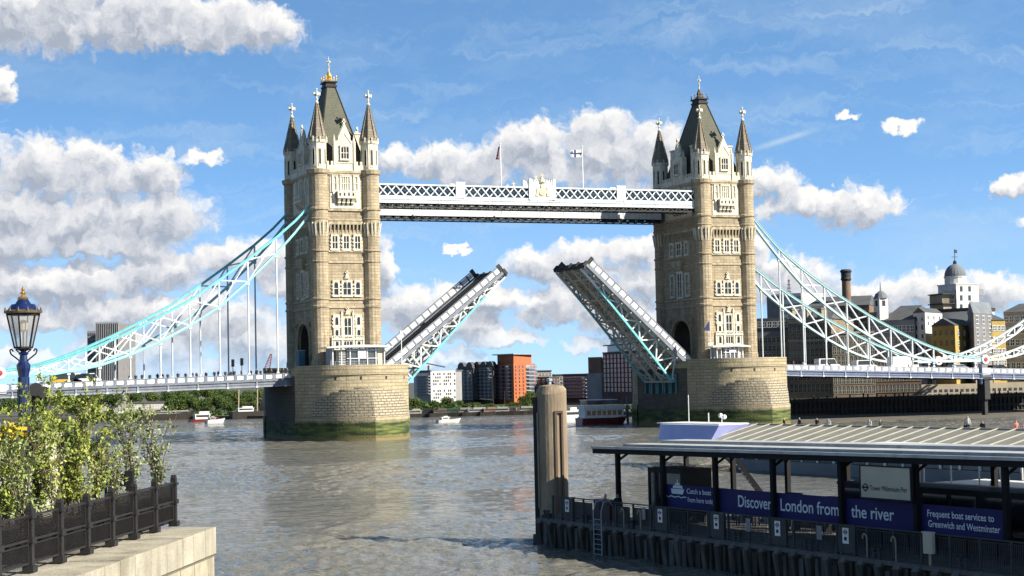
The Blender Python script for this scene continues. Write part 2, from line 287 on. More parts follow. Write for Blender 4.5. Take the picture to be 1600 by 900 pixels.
# ---------------------------------------------------------------- water and land
WZ = -13.5
def water():
    m = bpy.data.materials.new('river_water'); m.use_nodes = True; nt = m.node_tree; b = nt.nodes['Principled BSDF']
    ob = nn(nt, 'ShaderNodeTexCoord').outputs['Object']
    rot = nn(nt, 'ShaderNodeMapping', {'Vector': ob, 'Rotation': (0, 0, .30)}).outputs[0]
    def wv(sc_, st, det, dist=0): return nn(nt, 'ShaderNodeTexNoise', {'Vector': nn(nt, 'ShaderNodeVectorMath', {0: rot, 1: st}, operation='MULTIPLY').outputs[0], 'Scale': sc_, 'Detail': det, 'Roughness': .6, 'Distortion': dist}).outputs[0]
    h = mth(nt, 'MULTIPLY_ADD', wv(.42, (.6, 1, 1), 6, .5), 1.9, mth(nt, 'MULTIPLY', wv(1.9, (.55, 1, 1), 5), .55))
    h = mth(nt, 'MULTIPLY_ADD', wv(.09, (.5, 1, 1), 3), 2.2, h)
    calm = nn(nt, 'ShaderNodeMapRange', {0: wv(.030, (.35, 1, 1), 3, .6), 1: .35, 2: .62, 3: .6, 4: 1.0}).outputs[0]
    bp = nn(nt, 'ShaderNodeBump', {'Height': h, 'Strength': calm, 'Distance': .55}); nt.links.new(bp.outputs[0], b.inputs['Normal'])
    c = nn(nt, 'ShaderNodeMix', {0: nn(nt, 'ShaderNodeMapRange', {0: wv(.05, (.5, 1, 1), 4), 1: .35, 2: .65}).outputs[0], 6: (.145, .138, .114, 1), 7: (.110, .110, .098, 1)}, data_type='RGBA').outputs[2]
    nt.links.new(c, b.inputs['Base Color']); b.inputs['Roughness'].default_value = .05; b.inputs['IOR'].default_value = 1.33
    M['water'] = m
    import numpy as np
    # real waves on the stretch of river around the viewpoint and the bridge, a flat sheet a little lower beyond
    rs = np.exp(np.linspace(math.log(38), math.log(760), 900)); th = np.radians(np.linspace(-6, 52, 1150))
    Rr, Th = np.meshgrid(rs, th, indexing='ij'); X = CP.x+Rr*np.sin(Th); Y = CP.y+Rr*np.cos(Th); Z = np.zeros_like(X); rg = np.random.default_rng(3)
    gust = np.zeros_like(X)
    for i in range(14):
        lam = rg.uniform(25, 130); a = rg.uniform(0, 6.28); gust += np.sin((X*np.cos(a)*.5+Y*np.sin(a)*1.3)*6.28/lam+rg.uniform(0, 6.28))
    gust = np.clip(.72+.20*gust, .30, 1.5)
    for i in range(64):
        lam = .45*(11/.45)**(i/63)*rg.uniform(.9, 1.1); a = radians(-62)+rg.normal(0, .55); k = 6.28/lam
        sp = Rr*.0033; att = np.exp(-(sp/lam*1.5)**2); slope = .040*(1 if lam < 1.5 else (1.5/lam)**.8)
        ph = (X*np.cos(a)+Y*np.sin(a))*k+rg.uniform(0, 6.28); Z += att*slope/k*(np.sin(ph)+.25*np.sin(2*ph+.6))
    Z = Z*gust; edge = np.minimum(1, (Rr-38)/4)*np.minimum(1, (760-Rr)/60); Z = WZ+Z*edge
    co_ = np.stack([X, Y, Z], -1).reshape(-1, 3); n0, n1 = X.shape; ii = np.arange(n0*n1).reshape(n0, n1)
    q = np.stack([ii[:-1,:-1], ii[:-1,1:], ii[1:,1:], ii[1:,:-1]], -1).reshape(-1, 4)[:, ::-1]
    me = bpy.data.meshes.new('river'); me.vertices.add(len(co_)); me.vertices.foreach_set('co', co_.astype(np.float32).ravel()); me.loops.add(q.size); me.loops.foreach_set('vertex_index', q.astype(np.int32).ravel())
    me.polygons.add(len(q)); me.polygons.foreach_set('loop_start', np.arange(0, q.size, 4, dtype=np.int32)); me.polygons.foreach_set('loop_total', np.full(len(q), 4, dtype=np.int32)); me.polygons.foreach_set('use_smooth', np.ones(len(q), dtype=bool)); me.update(); me.materials.append(m)
    o = bpy.data.objects.new('river', me); COL.objects.link(o); tag(o, kind='structure')
    g = MB(); zz = WZ-.9; g.poly([(-3000,-1200,zz),(4000,-1200,zz),(4000,6000,zz),(-3000,6000,zz)]); tag(g.build('water', 'water'), kind='structure')
water()
M['wall_dark'] = masonry('embankment_wall', (.085,.075,.06), (.06,.055,.045), (.03,.028,.024), 1.6, .5, .03, bump=.6)
M['ground'] = mat('ground_cover', (.10,.095,.08), .9, (.07,.075,.045), .05)
g = MB(); g.prism([(-600,262),(0,262),(18,205),(62,158),(98,150),(108,90),(112,16),(700,16),(2600,16),(2600,5000),(-2500,5000),(-2500,262)], -16, -12.5, 0, 1)
tag(g.build('riverbank', ['wall_dark', 'ground']), kind='structure')
M['mud'] = mat('foreshore_mud', (.17,.155,.13), .8, (.10,.09,.075), .35, detail=8, bump=.6, bscale=4)
g = MB(); g.hexa([(93.5,-44,-15),(230,-75,-15),(230,15.9,-15),(93.5,15.9,-15),(93.5,-30,-13.7),(230,-62,-13.7),(230,15.9,-12.75),(93.5,15.9,-12.9)])
tag(g.build('foreshore', 'mud'), kind='structure')
# ---------------------------------------------------------------- a face frame: right, outward, up
def face(kind, X, Y):   # local (r, -n(out), z) frame on the tower's four faces
    return {'front': Matrix.Translation((0,-Y,0)), 'back': Matrix.Translation((0,Y,0)) @ Matrix.Rotation(pi, 4, 'Z'),
            'west': Matrix.Translation((-X,0,0)) @ Matrix.Rotation(-pi/2, 4, 'Z'), 'east': Matrix.Translation((X,0,0)) @ Matrix.Rotation(pi/2, 4, 'Z')}[kind]
def window(par, F, cx, z0, z1, w, lights=2, rows=1, fr=.22, quoin=True, pointed=True, mats=('trim', 'glass')):
    m = MB(F); y0, y1 = -.30, .02
    m.box(cx-w/2-fr, cx-w/2, y0, y1, z0-fr, z1+fr); m.box(cx+w/2, cx+w/2+fr, y0, y1, z0-fr, z1+fr)
    m.box(cx-w/2, cx+w/2, y0, y1, z0-fr, z0); m.box(cx-w/2, cx+w/2, y0, y1, z1, z1+fr)
    m.box(cx-w/2-fr-.08, cx+w/2+fr+.08, y0-.10, y1, z0-fr-.14, z0-fr)
    m.box(cx-w/2-fr-.06, cx+w/2+fr+.06, y0-.08, y1, z1+fr, z1+fr+.12)
    if quoin:
        k = 0; z = z0-fr
        while z < z1:
            if k % 2 == 0:
                m.box(cx-w/2-fr-.2, cx-w/2-fr, y0+.06, y1, z, min(z+.34, z1+fr)); m.box(cx+w/2+fr, cx+w/2+fr+.2, y0+.06, y1, z, min(z+.34, z1+fr))
            z += .34; k += 1
    lw = w/lights
    for k in range(1, lights): x = cx-w/2+k*lw; m.box(x-.06, x+.06, y0+.05, y1, z0, z1)
    for k in range(1, rows): z = z0+(z1-z0)*k/rows; m.box(cx-w/2, cx+w/2, y0+.06, y1, z-.06, z+.06)
    o = m.build('window', mats[0], par)
    g = MB(F); g.box(cx-w/2, cx+w/2, -.07, .0, z0, z1, 0); g.build('pane', mats[1], o)
    if pointed:
        h = MB(F)
        for k in range(lights):
            xa = cx-w/2+k*lw; xb = xa+lw; t = min(.42, lw*.6)
            h.poly([(xa, -.20, z1), (xa, -.20, z1-t), (xa+lw*.22, -.20, z1-t*.35), (xa+lw/2, -.20, z1)]); h.poly([(xb, -.20, z1), (xa+lw/2, -.20, z1), (xb-lw*.22, -.20, z1-t*.35), (xb, -.20, z1-t)])
        h.build('tracery', mats[0], o)
    return o
S = 82.3; TA, TB = 5.12, 9.25; BX, BY = 5.75, 9.85; TR = 1.72
def octo(m, cx, cy, r, z0, z1, mi=0, r1=None):
    r1 = r if r1 is None else r1; m.lathe([(0, z0), (r, z0), (r1, z1), (0, z1)], 8, (cx, cy, 0), mi, pi/8)
def tower(label):
    t = thing('bridge_tower', label, 'bridge tower', (0, 0, 0), group='stone gothic towers of the bridge')
    w = MB()    # walls with the road arch through them (along x)
    aw, ah = 4.3, 5.6
    w.box(-BX, BX, -BY, -aw, 0, 37.3); w.box(-BX, BX, aw, BY, 0, 37.3)
    w.box(-BX, BX, -aw, aw, 9.4, 37.3)
    n = 12; pr = [(aw*cos(pi*k/n), ah-.9+3.9*sin(pi*k/n)**.85) for k in range(n+1)]
    for (ya, za), (yb, zb) in zip(pr, pr[1:]):
        w.hexa([(-BX, yb, zb), (BX, yb, zb), (BX, ya, za), (-BX, ya, za), (-BX, yb, 9.4), (BX, yb, 9.4), (BX, ya, 9.4), (-BX, ya, 9.4)])
    w.build('wall', 'stone', t)
    ar = MB()
    for sx in (-1, 1):
        for (rr, oo) in ((.55, .16), (.3, .34)):
            pts = [(aw+rr, 0)]+[((aw+rr)*cos(pi*k/n), ah-.9+(3.9+rr)*sin(pi*k/n)**.85) for k in range(n+1)]+[(-aw-rr, 0)]
            pin = [(aw, 0)]+pr+[(-aw, 0)]
            for k in range(len(pts)-1):
                (a, b), (c, d), (e, f), (g_, h) = pts[k], pts[k+1], pin[k+1], pin[k]
                x0, x1 = sx*BX, sx*(BX+oo); P = [(x1, a, b), (x1, c, d), (x1, e, f), (x1, g_, h)]; Q = [(x0, a, b), (x0, c, d), (x0, e, f), (x0, g_, h)]
                ar.hexa(Q+P)
    ar.build('road_arch', 'band', t)
    tl = MB(); tl.box(-BX+.4, BX-.4, aw-.06, aw-.01, .02, ah-.95); tl.box(-BX+.4, BX-.4, -aw+.01, -aw+.06, .02, ah-.95)  # added lining, its dark colour stands for the shade in the archway
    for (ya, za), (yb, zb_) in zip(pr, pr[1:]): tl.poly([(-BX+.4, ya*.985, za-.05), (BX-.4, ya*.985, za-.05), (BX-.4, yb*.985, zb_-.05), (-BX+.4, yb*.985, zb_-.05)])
    tl.box(-BX+.4, BX-.4, -aw, aw, .0, .03); tl.build('archway_shade_lining', 'arch_shade', t)
    # string courses
    b = MB()
    for z0, z1, o in ((0, 1.3, .16), (2.9, 3.1, .08), (11.25, 11.6, .2), (12.75, 13.1, .24), (19.8, 20.15, .2), (21.85, 22.2, .24), (27.9, 28.2, .2), (29.75, 30.15, .3), (36.7, 37.0, .28), (37.0, 37.45, .42)):
        b.box(-BX-o, BX+o, -BY-o+.003, BY+o-.003, max(z0, .01), z1)
        if z0 < 9:   # keep the road arch open
            b.v = b.v[:-8]; b.f = b.f[:-6]; b.m = b.m[:-6]; b.uv = b.uv[:-6]
            b.box(-BX-o, BX+o, -BY-o, -aw-.6, z0+.01, z1); b.box(-BX-o, BX+o, aw+.6, BY+o, z0+.01, z1)
    b.build('string_course', 'band', t)
    # corner turrets
    tu = MB(); tr = TR
    tu.lathe([(0, 0), (tr+.12, .01), (tr+.12, 1.35), (tr, 1.45), (tr, 11.3), (tr+.16, 11.35), (tr+.16, 11.7), (tr, 11.8), (tr, 12.8), (tr+.18, 12.9), (tr+.18, 13.15), (tr, 13.3),
              (tr, 19.9), (tr+.16, 20), (tr+.16, 20.2), (tr, 20.3), (tr, 21.9), (tr+.2, 22.0), (tr+.2, 22.3), (tr-.02, 22.4), (tr-.04, 24.6), (tr+.14, 27.4), (tr+.14, 28.0), (tr+.26, 28.1), (tr+.26, 28.3), (tr+.1, 28.4),
              (tr+.1, 29.8), (tr+.32, 29.95), (tr+.32, 30.25), (tr+.08, 30.4), (tr+.08, 36.6), (tr+.36, 36.85), (tr+.5, 37.4), (tr+.5, 37.62), (tr-.04, 37.75)], 16, (0, 0, 0), 0, pi/16)
    tu.lathe([(tr-.06, 37.7), (tr-.06, 42.6), (tr+.12, 42.75), (tr+.2, 43.3), (0, 43.45)], 8, (0, 0, 0), 1, pi/8)
    corb = MB()
    for k in range(8):       # wedge corbels under the upper stage, thin slots in the top stage
        a = pi/8+pi/4*k+pi/8; c, s_ = cos(a), sin(a)
        for da in (-.16, .16):
            ca, sa = cos(a+da), sin(a+da); rr = tr+.02
            corb.hexa([(rr*ca-.09*sa*-1, rr*sa-.09*ca, 24.9), (rr*ca-.09*sa, rr*sa+.09*ca, 24.9), ((rr+.03)*ca-.02*sa, (rr+.03)*sa+.02*ca, 24.9), ((rr+.03)*ca+.02*sa, (rr+.03)*sa-.02*ca, 24.9),
                       (rr*ca+.16*sa, rr*sa-.16*ca, 27.5), (rr*ca-.16*sa, rr*sa+.16*ca, 27.5), ((rr+.42)*ca-.12*sa, (rr+.42)*sa+.12*ca, 27.5), ((rr+.42)*ca+.12*sa, (rr+.42)*sa-.12*ca, 27.5)], 0)
    slots = MB()
    for k in range(8):
        a = pi/4*k+pi/4; rr = (tr-.06)*cos(pi/8)+.01
        F = Matrix.Rotation(a, 4, 'Z') @ Matrix.Translation((rr, 0, 0))
        slots.T = F; slots.box(0, .015, -.16, .16, 38.6, 41.4)
        corb.T = F
        corb.box(0, .09, -.30, -.20, 38.3, 41.9, 0); corb.box(0, .09, .20, .30, 38.3, 41.9, 0); corb.box(0, .09, -.3, .3, 41.5, 41.9, 0); corb.box(0, .09, -.3, .3, 38.2, 38.4, 0)
        corb.T = Matrix.Rotation(a, 4, 'Z'); corb.box(tr*.85, tr+.2, -.10, .10, 42.9, 43.9, 0)
    corb.T = None
    sp = MB(); sp.lathe([(tr+.16, 43.35), (tr-.05, 44.0), (1.15, 46.0), (.55, 48.8), (.22, 50.3), (0, 50.4)], 8, (0, 0, 0), 0, pi/8)
    for k in range(8):
        a = pi/8+pi/4*k
        sp.beam(((tr+.03)*cos(a), (tr+.03)*sin(a), 43.9), (.24*cos(a), .24*sin(a), 50.3), .13, .13, 0)
    cr = MB(); cr.lathe([(.24, 50.2), (.40, 50.5), (.16, 50.8), (.16, 51.1), (.3, 51.25), (.12, 51.4), (.10, 52.9), (.2, 53.1), (0, 53.3)], 8)
    for a in (0, pi/2): cr.T = Matrix.Rotation(a, 4, 'Z'); cr.box(-.62, .62, -.13, .13, 51.95, 52.35); cr.box(-.68, -.5, -.2, .2, 51.85, 52.45); cr.box(.5, .68, -.2, .2, 51.85, 52.45)
    cr.T = None
    first = tu.build('turret', ['stone', 'trim'], t); first.location = (-TA, -TB, 0)
    corb.build('corbel', 'trim', first); slots.build('slot', 'dark', first)
    spo = sp.build('spire', 'cone', first); cr.build('cross_finial', 'trim', spo)
    cro = [c for c in kids(spo)][0]; cro.parent = first
    for (x, y) in ((TA, -TB), (-TA, TB), (TA, TB)): dup(first, t, (x, y, 0))
    # faces
    for fk in ('front', 'back', 'west', 'east'):
        F = face(fk, BX, BY); fr = fk in ('front', 'back'); hw = 3.0 if fr else 6.3; Lc = 1 if fr else 1.55
        p = MB(F)
        # pale ashlar field behind the upper windows, corbel table
        p.box(-hw, hw, -.10, .02, 30.25, 36.65); 
        p.box(-hw-.3, hw+.3, -.42, .02, 27.15, 27.75, 1)
        nsl = 8 if fr else 16
        for k in range(nsl+1):
            x = -hw+2*hw*k/nsl; p.hexa([(x-.11,-.06,25.5),(x+.11,-.06,25.5),(x+.11,.02,25.5),(x-.11,.02,25.5),(x-.13,-.40,27.15),(x+.13,-.40,27.15),(x+.13,.02,27.15),(x-.13,.02,27.15)], 1)
        p.build('panel_work', ['trim', 'band'], t)
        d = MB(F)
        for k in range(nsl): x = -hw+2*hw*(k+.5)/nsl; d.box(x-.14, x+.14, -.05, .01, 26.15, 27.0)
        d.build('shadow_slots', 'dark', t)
        # upper windows, balcony
        window(t, F, 0, 33.75, 36.3, 1.7*Lc, 4, 2, .25, False); window(t, F, -2.1*Lc-(0 if fr else .4), 33.75, 36.3, .62, 1, 2, .22, False); window(t, F, 2.1*Lc+(0 if fr else .4), 33.75, 36.3, .62, 1, 2, .22, False)
        bl = MB(F); bh = 1.75*Lc
        bl.box(-bh, bh, -1.15, 0, 32.1, 32.35); bl.box(-bh, bh, -1.15, -1.0, 32.35, 33.3); bl.box(-bh, -bh+.15, -1.0, 0, 32.35, 33.3); bl.box(bh-.15, bh, -1.0, 0, 32.35, 33.3); bl.box(-bh-.08, bh+.08, -1.22, 0, 33.3, 33.45)
        for k in range(4):
            x = -bh+bh/4+k*bh/2; bl.hexa([(x-.2,-.15,30.7),(x+.2,-.15,30.7),(x+.2,0,30.7),(x-.2,0,30.7),(x-.24,-1.05,32.1),(x+.24,-1.05,32.1),(x+.24,0,32.1),(x-.24,0,32.1)])
            bl.box(x-.3, x+.3, -.62, -.2, 31.2, 31.55)
        for sx in (-1, 1): bl.box(sx*bh*1.28-.2, sx*bh*1.28+.2, -.35, 0, 31.6, 33.6)
        bo = bl.build('balcony', 'trim', t)
        q = MB(F)
        for k in range(4): x = -bh+bh/4+k*bh/2; q.lathe([(0, 32.55), (.0, 32.5)], 4, (x, -1.17, 0)) if False else q.box(x-.17, x+.17, -1.17, -1.15, 32.55, 33.1)
        for k in range(3): x = -bh+bh/2+k*bh/2; q.box(x-.13, x+.13, -.3, -.11, 30.95, 31.9)
        q.build('pierced_panel', 'dark', bo)
        # window rows
        xs = (-2.23, 0, 2.23) if fr else (-3.4, 0, 3.4)
        for x in xs: window(t, F, x, 22.55, 24.95, 1.0 if fr else (1.9 if x == 0 else 1.2), 2, 2, .26)
        if fr:
            window(t, F, -2.15, 13.75, 16.15, .8, 1, 2, .26); window(t, F, 0, 13.75, 16.15, 1.5, 2, 2, .28); window(t, F, 2.15, 13.75, 16.15, .8, 1, 2, .26)
            window(t, F, 0, 6.1, 9.3, 1.3, 2, 2, .28)
            for sx in (-1, 1):
                window(t, F, 2.15*sx, 8.0, 9.5, .62, 1, 1, .36, True); window(t, F, 2.15*sx, 5.9, 7.1, .62, 1, 1, .30, False); window(t, F, 2.15*sx, 3.5, 4.9, .62, 1, 1, .3, False)
            window(t, F, 0, 3.5, 4.9, 1.6, 3, 1, .3, False)
            o = MB(F)
            o.box(-3.2, 3.2, -.5, 0, 5.15, 5.45); o.box(-3.2, -2.9, -.36, 0, 3.0, 5.15); o.box(2.9, 3.2, -.36, 0, 3.0, 5.15)
            for k in range(9): o.box(-3.1+k*.775-.06, -3.1+k*.775+.06, -.46, -.38, 5.45, 5.85)
            o.box(-3.2, 3.2, -.48, -.36, 5.85, 5.97)
            for x in (-1.12, 1.12): o.box(x-.16, x+.16, -.42, 0, 3.0, 9.9); o.hexa([(x-.2,-.46,9.9),(x+.2,-.46,9.9),(x+.2,0,9.9),(x-.2,0,9.9),(x-.02,-.2,10.8),(x+.02,-.2,10.8),(x+.02,0,10.8),(x-.02,0,10.8)])
            for z in (10.0, 16.85):     # carved crest over the middle window
                o.hexa([(-.5,-.3,z),(.5,-.3,z),(.5,0,z),(-.5,0,z),(-.12,-.3,z+.9),(.12,-.3,z+.9),(.12,0,z+.9),(-.12,0,z+.9)]); o.box(-.3, .3, -.36, 0, z+.25, z+.7); o.box(-.1, .1, -.32, 0, z+.9, z+1.5); o.box(-.32, .32, -.32, 0, z+1.05, z+1.25)
            o.build('carved_tracery', 'trim', t)
        else:
            for x in (-3.4, 3.4): window(t, F, x, 13.9, 18.2, 1.3, 2, 3, .28)
            window(t, F, 0, 13.6, 18.6, 2.0, 2, 3, .3)
            o = MB(F)
            for (zb, zt) in ((18.9, 21.2), ):
                o.box(-1.9, 1.9, -.9, 0, zb+1.2, zt); o.hexa([(-.5,-.1,zb-.4),(.5,-.1,zb-.4),(.5,0,zb-.4),(-.5,0,zb-.4),(-1.7,-.9,zb+1.2),(1.7,-.9,zb+1.2),(1.7,0,zb+1.2),(-1.7,0,zb+1.2)])
            for x in (-5.2, 5.2):
                o.box(x-.45, x+.45, -.8, 0, 8.4, 8.8); o.hexa([(x-.2,-.1,7.3),(x+.2,-.1,7.3),(x+.2,0,7.3),(x-.2,0,7.3),(x-.4,-.8,8.4),(x+.4,-.8,8.4),(x+.4,0,8.4),(x-.4,0,8.4)])
            o.build('oriel', 'band', t)
        # gable, parapet
        gw = 1.95 if fr else 2.5; gm = MB(F)
        out = [(-gw,37.4),(gw,37.4),(gw,42.6),(gw*.86,43.1),(gw*.62,43.4),(gw*.62,43.9),(0,46.5),(-gw*.62,43.9),(-gw*.62,43.4),(-gw*.86,43.1),(-gw,42.6)]
        gm.poly([(x,-.12,z) for x, z in out]); gm.poly([(x,.75,z) for x, z in out][::-1])
        for (a, b_), (c, d_) in zip(out, out[1:]+out[:1]): gm.poly([(a,-.12,b_),(a,.75,b_),(c,.75,d_),(c,-.12,d_)])
        for sx in (-1, 1): gm.box(sx*gw-.2, sx*gw+.2, -.3, .8, 37.4, 43.2); gm.lathe([(.22,43.2),(.26,43.35),(0,44.6)], 6, (sx*gw, .25, 0)); gm.beam((sx*gw*.62,.3,44.0), (0,.3,46.62), .5, .2, up=(0,0,1))
        gm.beam((-gw*.75,-.16,40.9+1.8), (0,-.16,44.7), .1, .2); gm.beam((gw*.75,-.16,40.9+1.8), (0,-.16,44.7), .1, .2)
        gm.box(-.14, .14, 0, .3, 46.4, 47.5); gm.box(-.36, .36, 0, .3, 46.85, 47.1)
        gm.box(-gw, gw, -.22, -.12, 38.9, 39.1)
        go = gm.build('gable', 'trim', t)
        Fg = F @ Matrix.Translation((0,-.12,0)); window(t, Fg, 0, 39.75, 42.0, 1.5 if fr else 2.0, 3, 2, .2, False)
        pa = MB(F); e = 3.6 if fr else 7.7
        for sx in (-1, 1):
            x0, x1 = (gw+.2, e) if sx > 0 else (-e, -gw-.2); pa.box(x0, x1, -.3, .1, 37.46, 38.5)
            k = x0
            while k < x1-.2: pa.box(k, min(k+.42, x1), -.3, .1, 38.5, 39.25); k += .85
        pa.build('parapet', 'trim', t)
    ch = MB()
    for sy in (-1, 1):
        for sx in (-1, 1): ch.box(sx*4.0-.55, sx*4.0+.55, sy*4.6-.8, sy*4.6+.8, 37.5, 45.2); ch.box(sx*4.0-.7, sx*4.0+.7, sy*4.6-.95, sy*4.6+.95, 45.2, 45.5)
    ch.build('chimney', 'trim', t)
    r = MB(); b0, b1 = 4.9, 8.7; t0, t1 = .85, 1.5; zb, zt = 37.5, 55.0
    r.hexa([(-b0,-b1,zb),(b0,-b1,zb),(b0,b1,zb),(-b0,b1,zb),(-t0,-t1,zt),(t0,-t1,zt),(t0,t1,zt),(-t0,t1,zt)])
    ro = r.build('roof', 'slate', t)
    l = MB()
    for sx in (-1, 1):
        for sy in (-1, 1): l.beam((sx*b0, sy*b1, zb), (sx*t0, sy*t1, zt), .22, .22)
    l.box(-t0-.3, t0+.3, -t1-.3, t1+.3, 55.0, 55.35); l.box(-t0-.1, t0+.1, -t1-.1, t1+.1, 55.35, 55.9); l.box(-t0-.4, t0+.4, -t1-.4, t1+.4, 55.9, 56.15)
    l.build('roof_ridge', 'steel_dark', ro)
    c = MB()
    for sx in (-1, 0, 1):
        for sy in (-1, 0, 1):
            if sx or sy: c.lathe([(.1,56.1),(.15,56.6),(.07,56.8),(.16,57.0),(0,57.4)], 6, (sx*1.05, sy*1.65, 0))
    c.lathe([(.75,56.1),(.8,56.5),(.5,56.9),(.62,57.3),(.35,57.9),(.15,58.3)], 8)
    c.build('crown', 'gold', ro)
    fi = MB(); fi.lathe([(.14,58.0),(.14,59.1),(.26,59.25),(.1,59.4),(.08,61.0),(0,61.3)], 8)
    for a in (0, pi/2): fi.T = Matrix.Rotation(a, 4, 'Z'); fi.box(-.42, .42, -.09, .09, 60.1, 60.35)
    fi.build('finial', 'trim', ro)
    return t
tw = tower('stone gothic tower nearer the camera, at the left end of the high walkways')
tw2 = dup(tw, None, (S, 0, 0), label='stone gothic tower farther away, at the right end of the high walkways')
for r_ in kids(tw2):
    for c_ in kids(r_):
        if c_.name.startswith('crown'): c_.material_slots[0].link = 'OBJECT'; c_.material_slots[0].material = M['bronze']
# ---------------------------------------------------------------- piers
def hypot_(a, b): return sqrt(a*a+b*b)
def pier(label):
    t = thing('bridge_pier', label, 'bridge pier', (0, 0, 0), group='granite river piers of the bridge')
    R, YC = 10.85, 11.5; n = 64; m = MB(); ap = 4.0
    zs = [(-16, 0), (-12.8, 0), (-9.2, 0), (-8.7, 0), (-8.1, .05), (-7.6, .11), (-7.1, .18), (-6.6, .26), (-6.1, .35), (-5.6, .45), (-5.1, .57), (-4.6, .70), (-4.2, .84), (-3.8, 1), (-3.6, 1), (-1.6, 1), (-1.5, 1)]
    def ring(z, g, sy, zf=None):
        pts = []; zf = z if zf is None else zf
        for k in range(n+1):
            a = pi*k/n; c, s_ = cos(a), sin(a); al = min(1, abs(a-pi/2)/radians(64)); X, Y = R*c, R*s_
            zt_ = -9.2+5.5*sqrt(1-al*al); t_ = min(1, max(0, (zf+9.2)/max(.01, zt_+9.2))) if al < 1 else 1; f = sqrt(max(0, 1-t_*t_))
            d = ap*(1-al)**1.25*(1 if al < 1 else 0)*f+(.25 if zf <= -9.2 else 0); pts.append((X+d*c*.5, sy*(YC+Y+d*(1-.2*al)), z))
        return pts
    for sy in (-1, 1):
        prev = None; zz = []
        for i, (z, g) in enumerate(zs):
            zz.append((z, z))
            if 2 <= i <= 13: zz.append((z+.002, zs[i+1][0]))     # steps
        for (z, g) in zz:
            cur = ring(z, 0, sy, g)
            if prev:
                for k in range(n):
                    P = [prev[k], prev[k+1], cur[k+1], cur[k]]; U = [(pi*k/n*R, P[0][2]), (pi*(k+1)/n*R, P[1][2]), (pi*(k+1)/n*R, P[2][2]), (pi*k/n*R, P[3][2])]
                    dv = lambda Q, j: hypot_(Q[j][0]-R*cos(pi*j/n), abs(Q[j][1])-YC-R*sin(pi*j/n)); mi_ = 1 if (cur[k][2] > -9.15 and max(dv(cur,k), dv(cur,k+1), dv(prev,k)) > .2) else 0
                    if sy < 0: m.poly(P[::-1], mi_, U[::-1])
                    else: m.poly(P, mi_, U)
            prev = cur
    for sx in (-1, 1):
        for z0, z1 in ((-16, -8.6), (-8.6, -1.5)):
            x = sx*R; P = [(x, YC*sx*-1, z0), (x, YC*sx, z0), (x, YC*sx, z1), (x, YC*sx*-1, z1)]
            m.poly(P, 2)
    # cornice and parapet
    def loop(rr): return [(rr*cos(a), -YC+rr*sin(a)) for a in [pi+pi*k/n for k in range(n+1)]]+[(rr*cos(a), YC+rr*sin(a)) for a in [pi*k/n for k in range(n+1)]]
    m.prism(loop(R+.22), -1.5, -1.15); m.prism(loop(R+.02), -1.15, -.45)
    m.prism(loop(R-.75), -.45, -.02)
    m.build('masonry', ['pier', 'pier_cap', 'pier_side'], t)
    pp = MB(); a, b = loop(R+.05), loop(R-.45)
    for k in range(len(a)):
        k2 = (k+1) % len(a)
        if abs(a[k][1]) < 9 and abs(a[k2][1]) < 12 and k in (n, 2*n+1): continue
        if abs(a[k][1]-a[k2][1]) > 15: continue
        (x0,y0),(x1,y1),(x2,y2),(x3,y3) = a[k],a[k2],b[k2],b[k]
        pp.hexa([(x0,y0,-.45),(x1,y1,-.45),(x2,y2,-.45),(x3,y3,-.45),(x0,y0,.32),(x1,y1,.32),(x2,y2,.32),(x3,y3,.32)])
    pp.build('parapet', 'pier', t)
    h = MB()
    for k in (13, 18.5, 24.5, 31):
        a_ = pi+pi*k/40*1.0; h.T = Matrix.Translation((0,-YC,0)) @ Matrix.Rotation(a_, 4, 'Z'); h.box(R-.02, R+.03, -.2, .2, -2.4, -1.8)
    h.build('scupper', 'dark', t)
    return t
pi1 = pier('granite river pier nearer the camera, under the left tower, with mossy base and stepped dome')
pi2 = dup(pi1, None, (S, 0, 0), label='granite river pier farther away, under the right tower beside the mud foreshore')
# bascule chamber openings on the inner faces (seen under the raised right leaf)
def chamber(par, sx):
    m = MB()
    for k in range(5):
        y = -6+k*3; m.box(sx*10.86, sx*10.98, y-.9, y+.9, -6.5, -3.0, 0); 
        m.box(sx*10.98, sx*11.25, y-1.25, y-.95, -6.8, -2.6, 1); m.box(sx*10.98, sx*11.25, y+.95, y+1.25, -6.8, -2.6, 1)
        m.beam((sx*11.1, y-1.1, -3.4), (sx*11.1, y, -2.5), .25, .3, 1); m.beam((sx*11.1, y+1.1, -3.4), (sx*11.1, y, -2.5), .25, .3, 1)
    m.build('bascule_opening', ['dark', 'cyan_dark'], par)
M['cyan_dark'] = mat('faded_turquoise', (.10,.33,.37), .6, (.06,.2,.23), 1.5)
chamber(pi1, 1); chamber(pi2, -1)
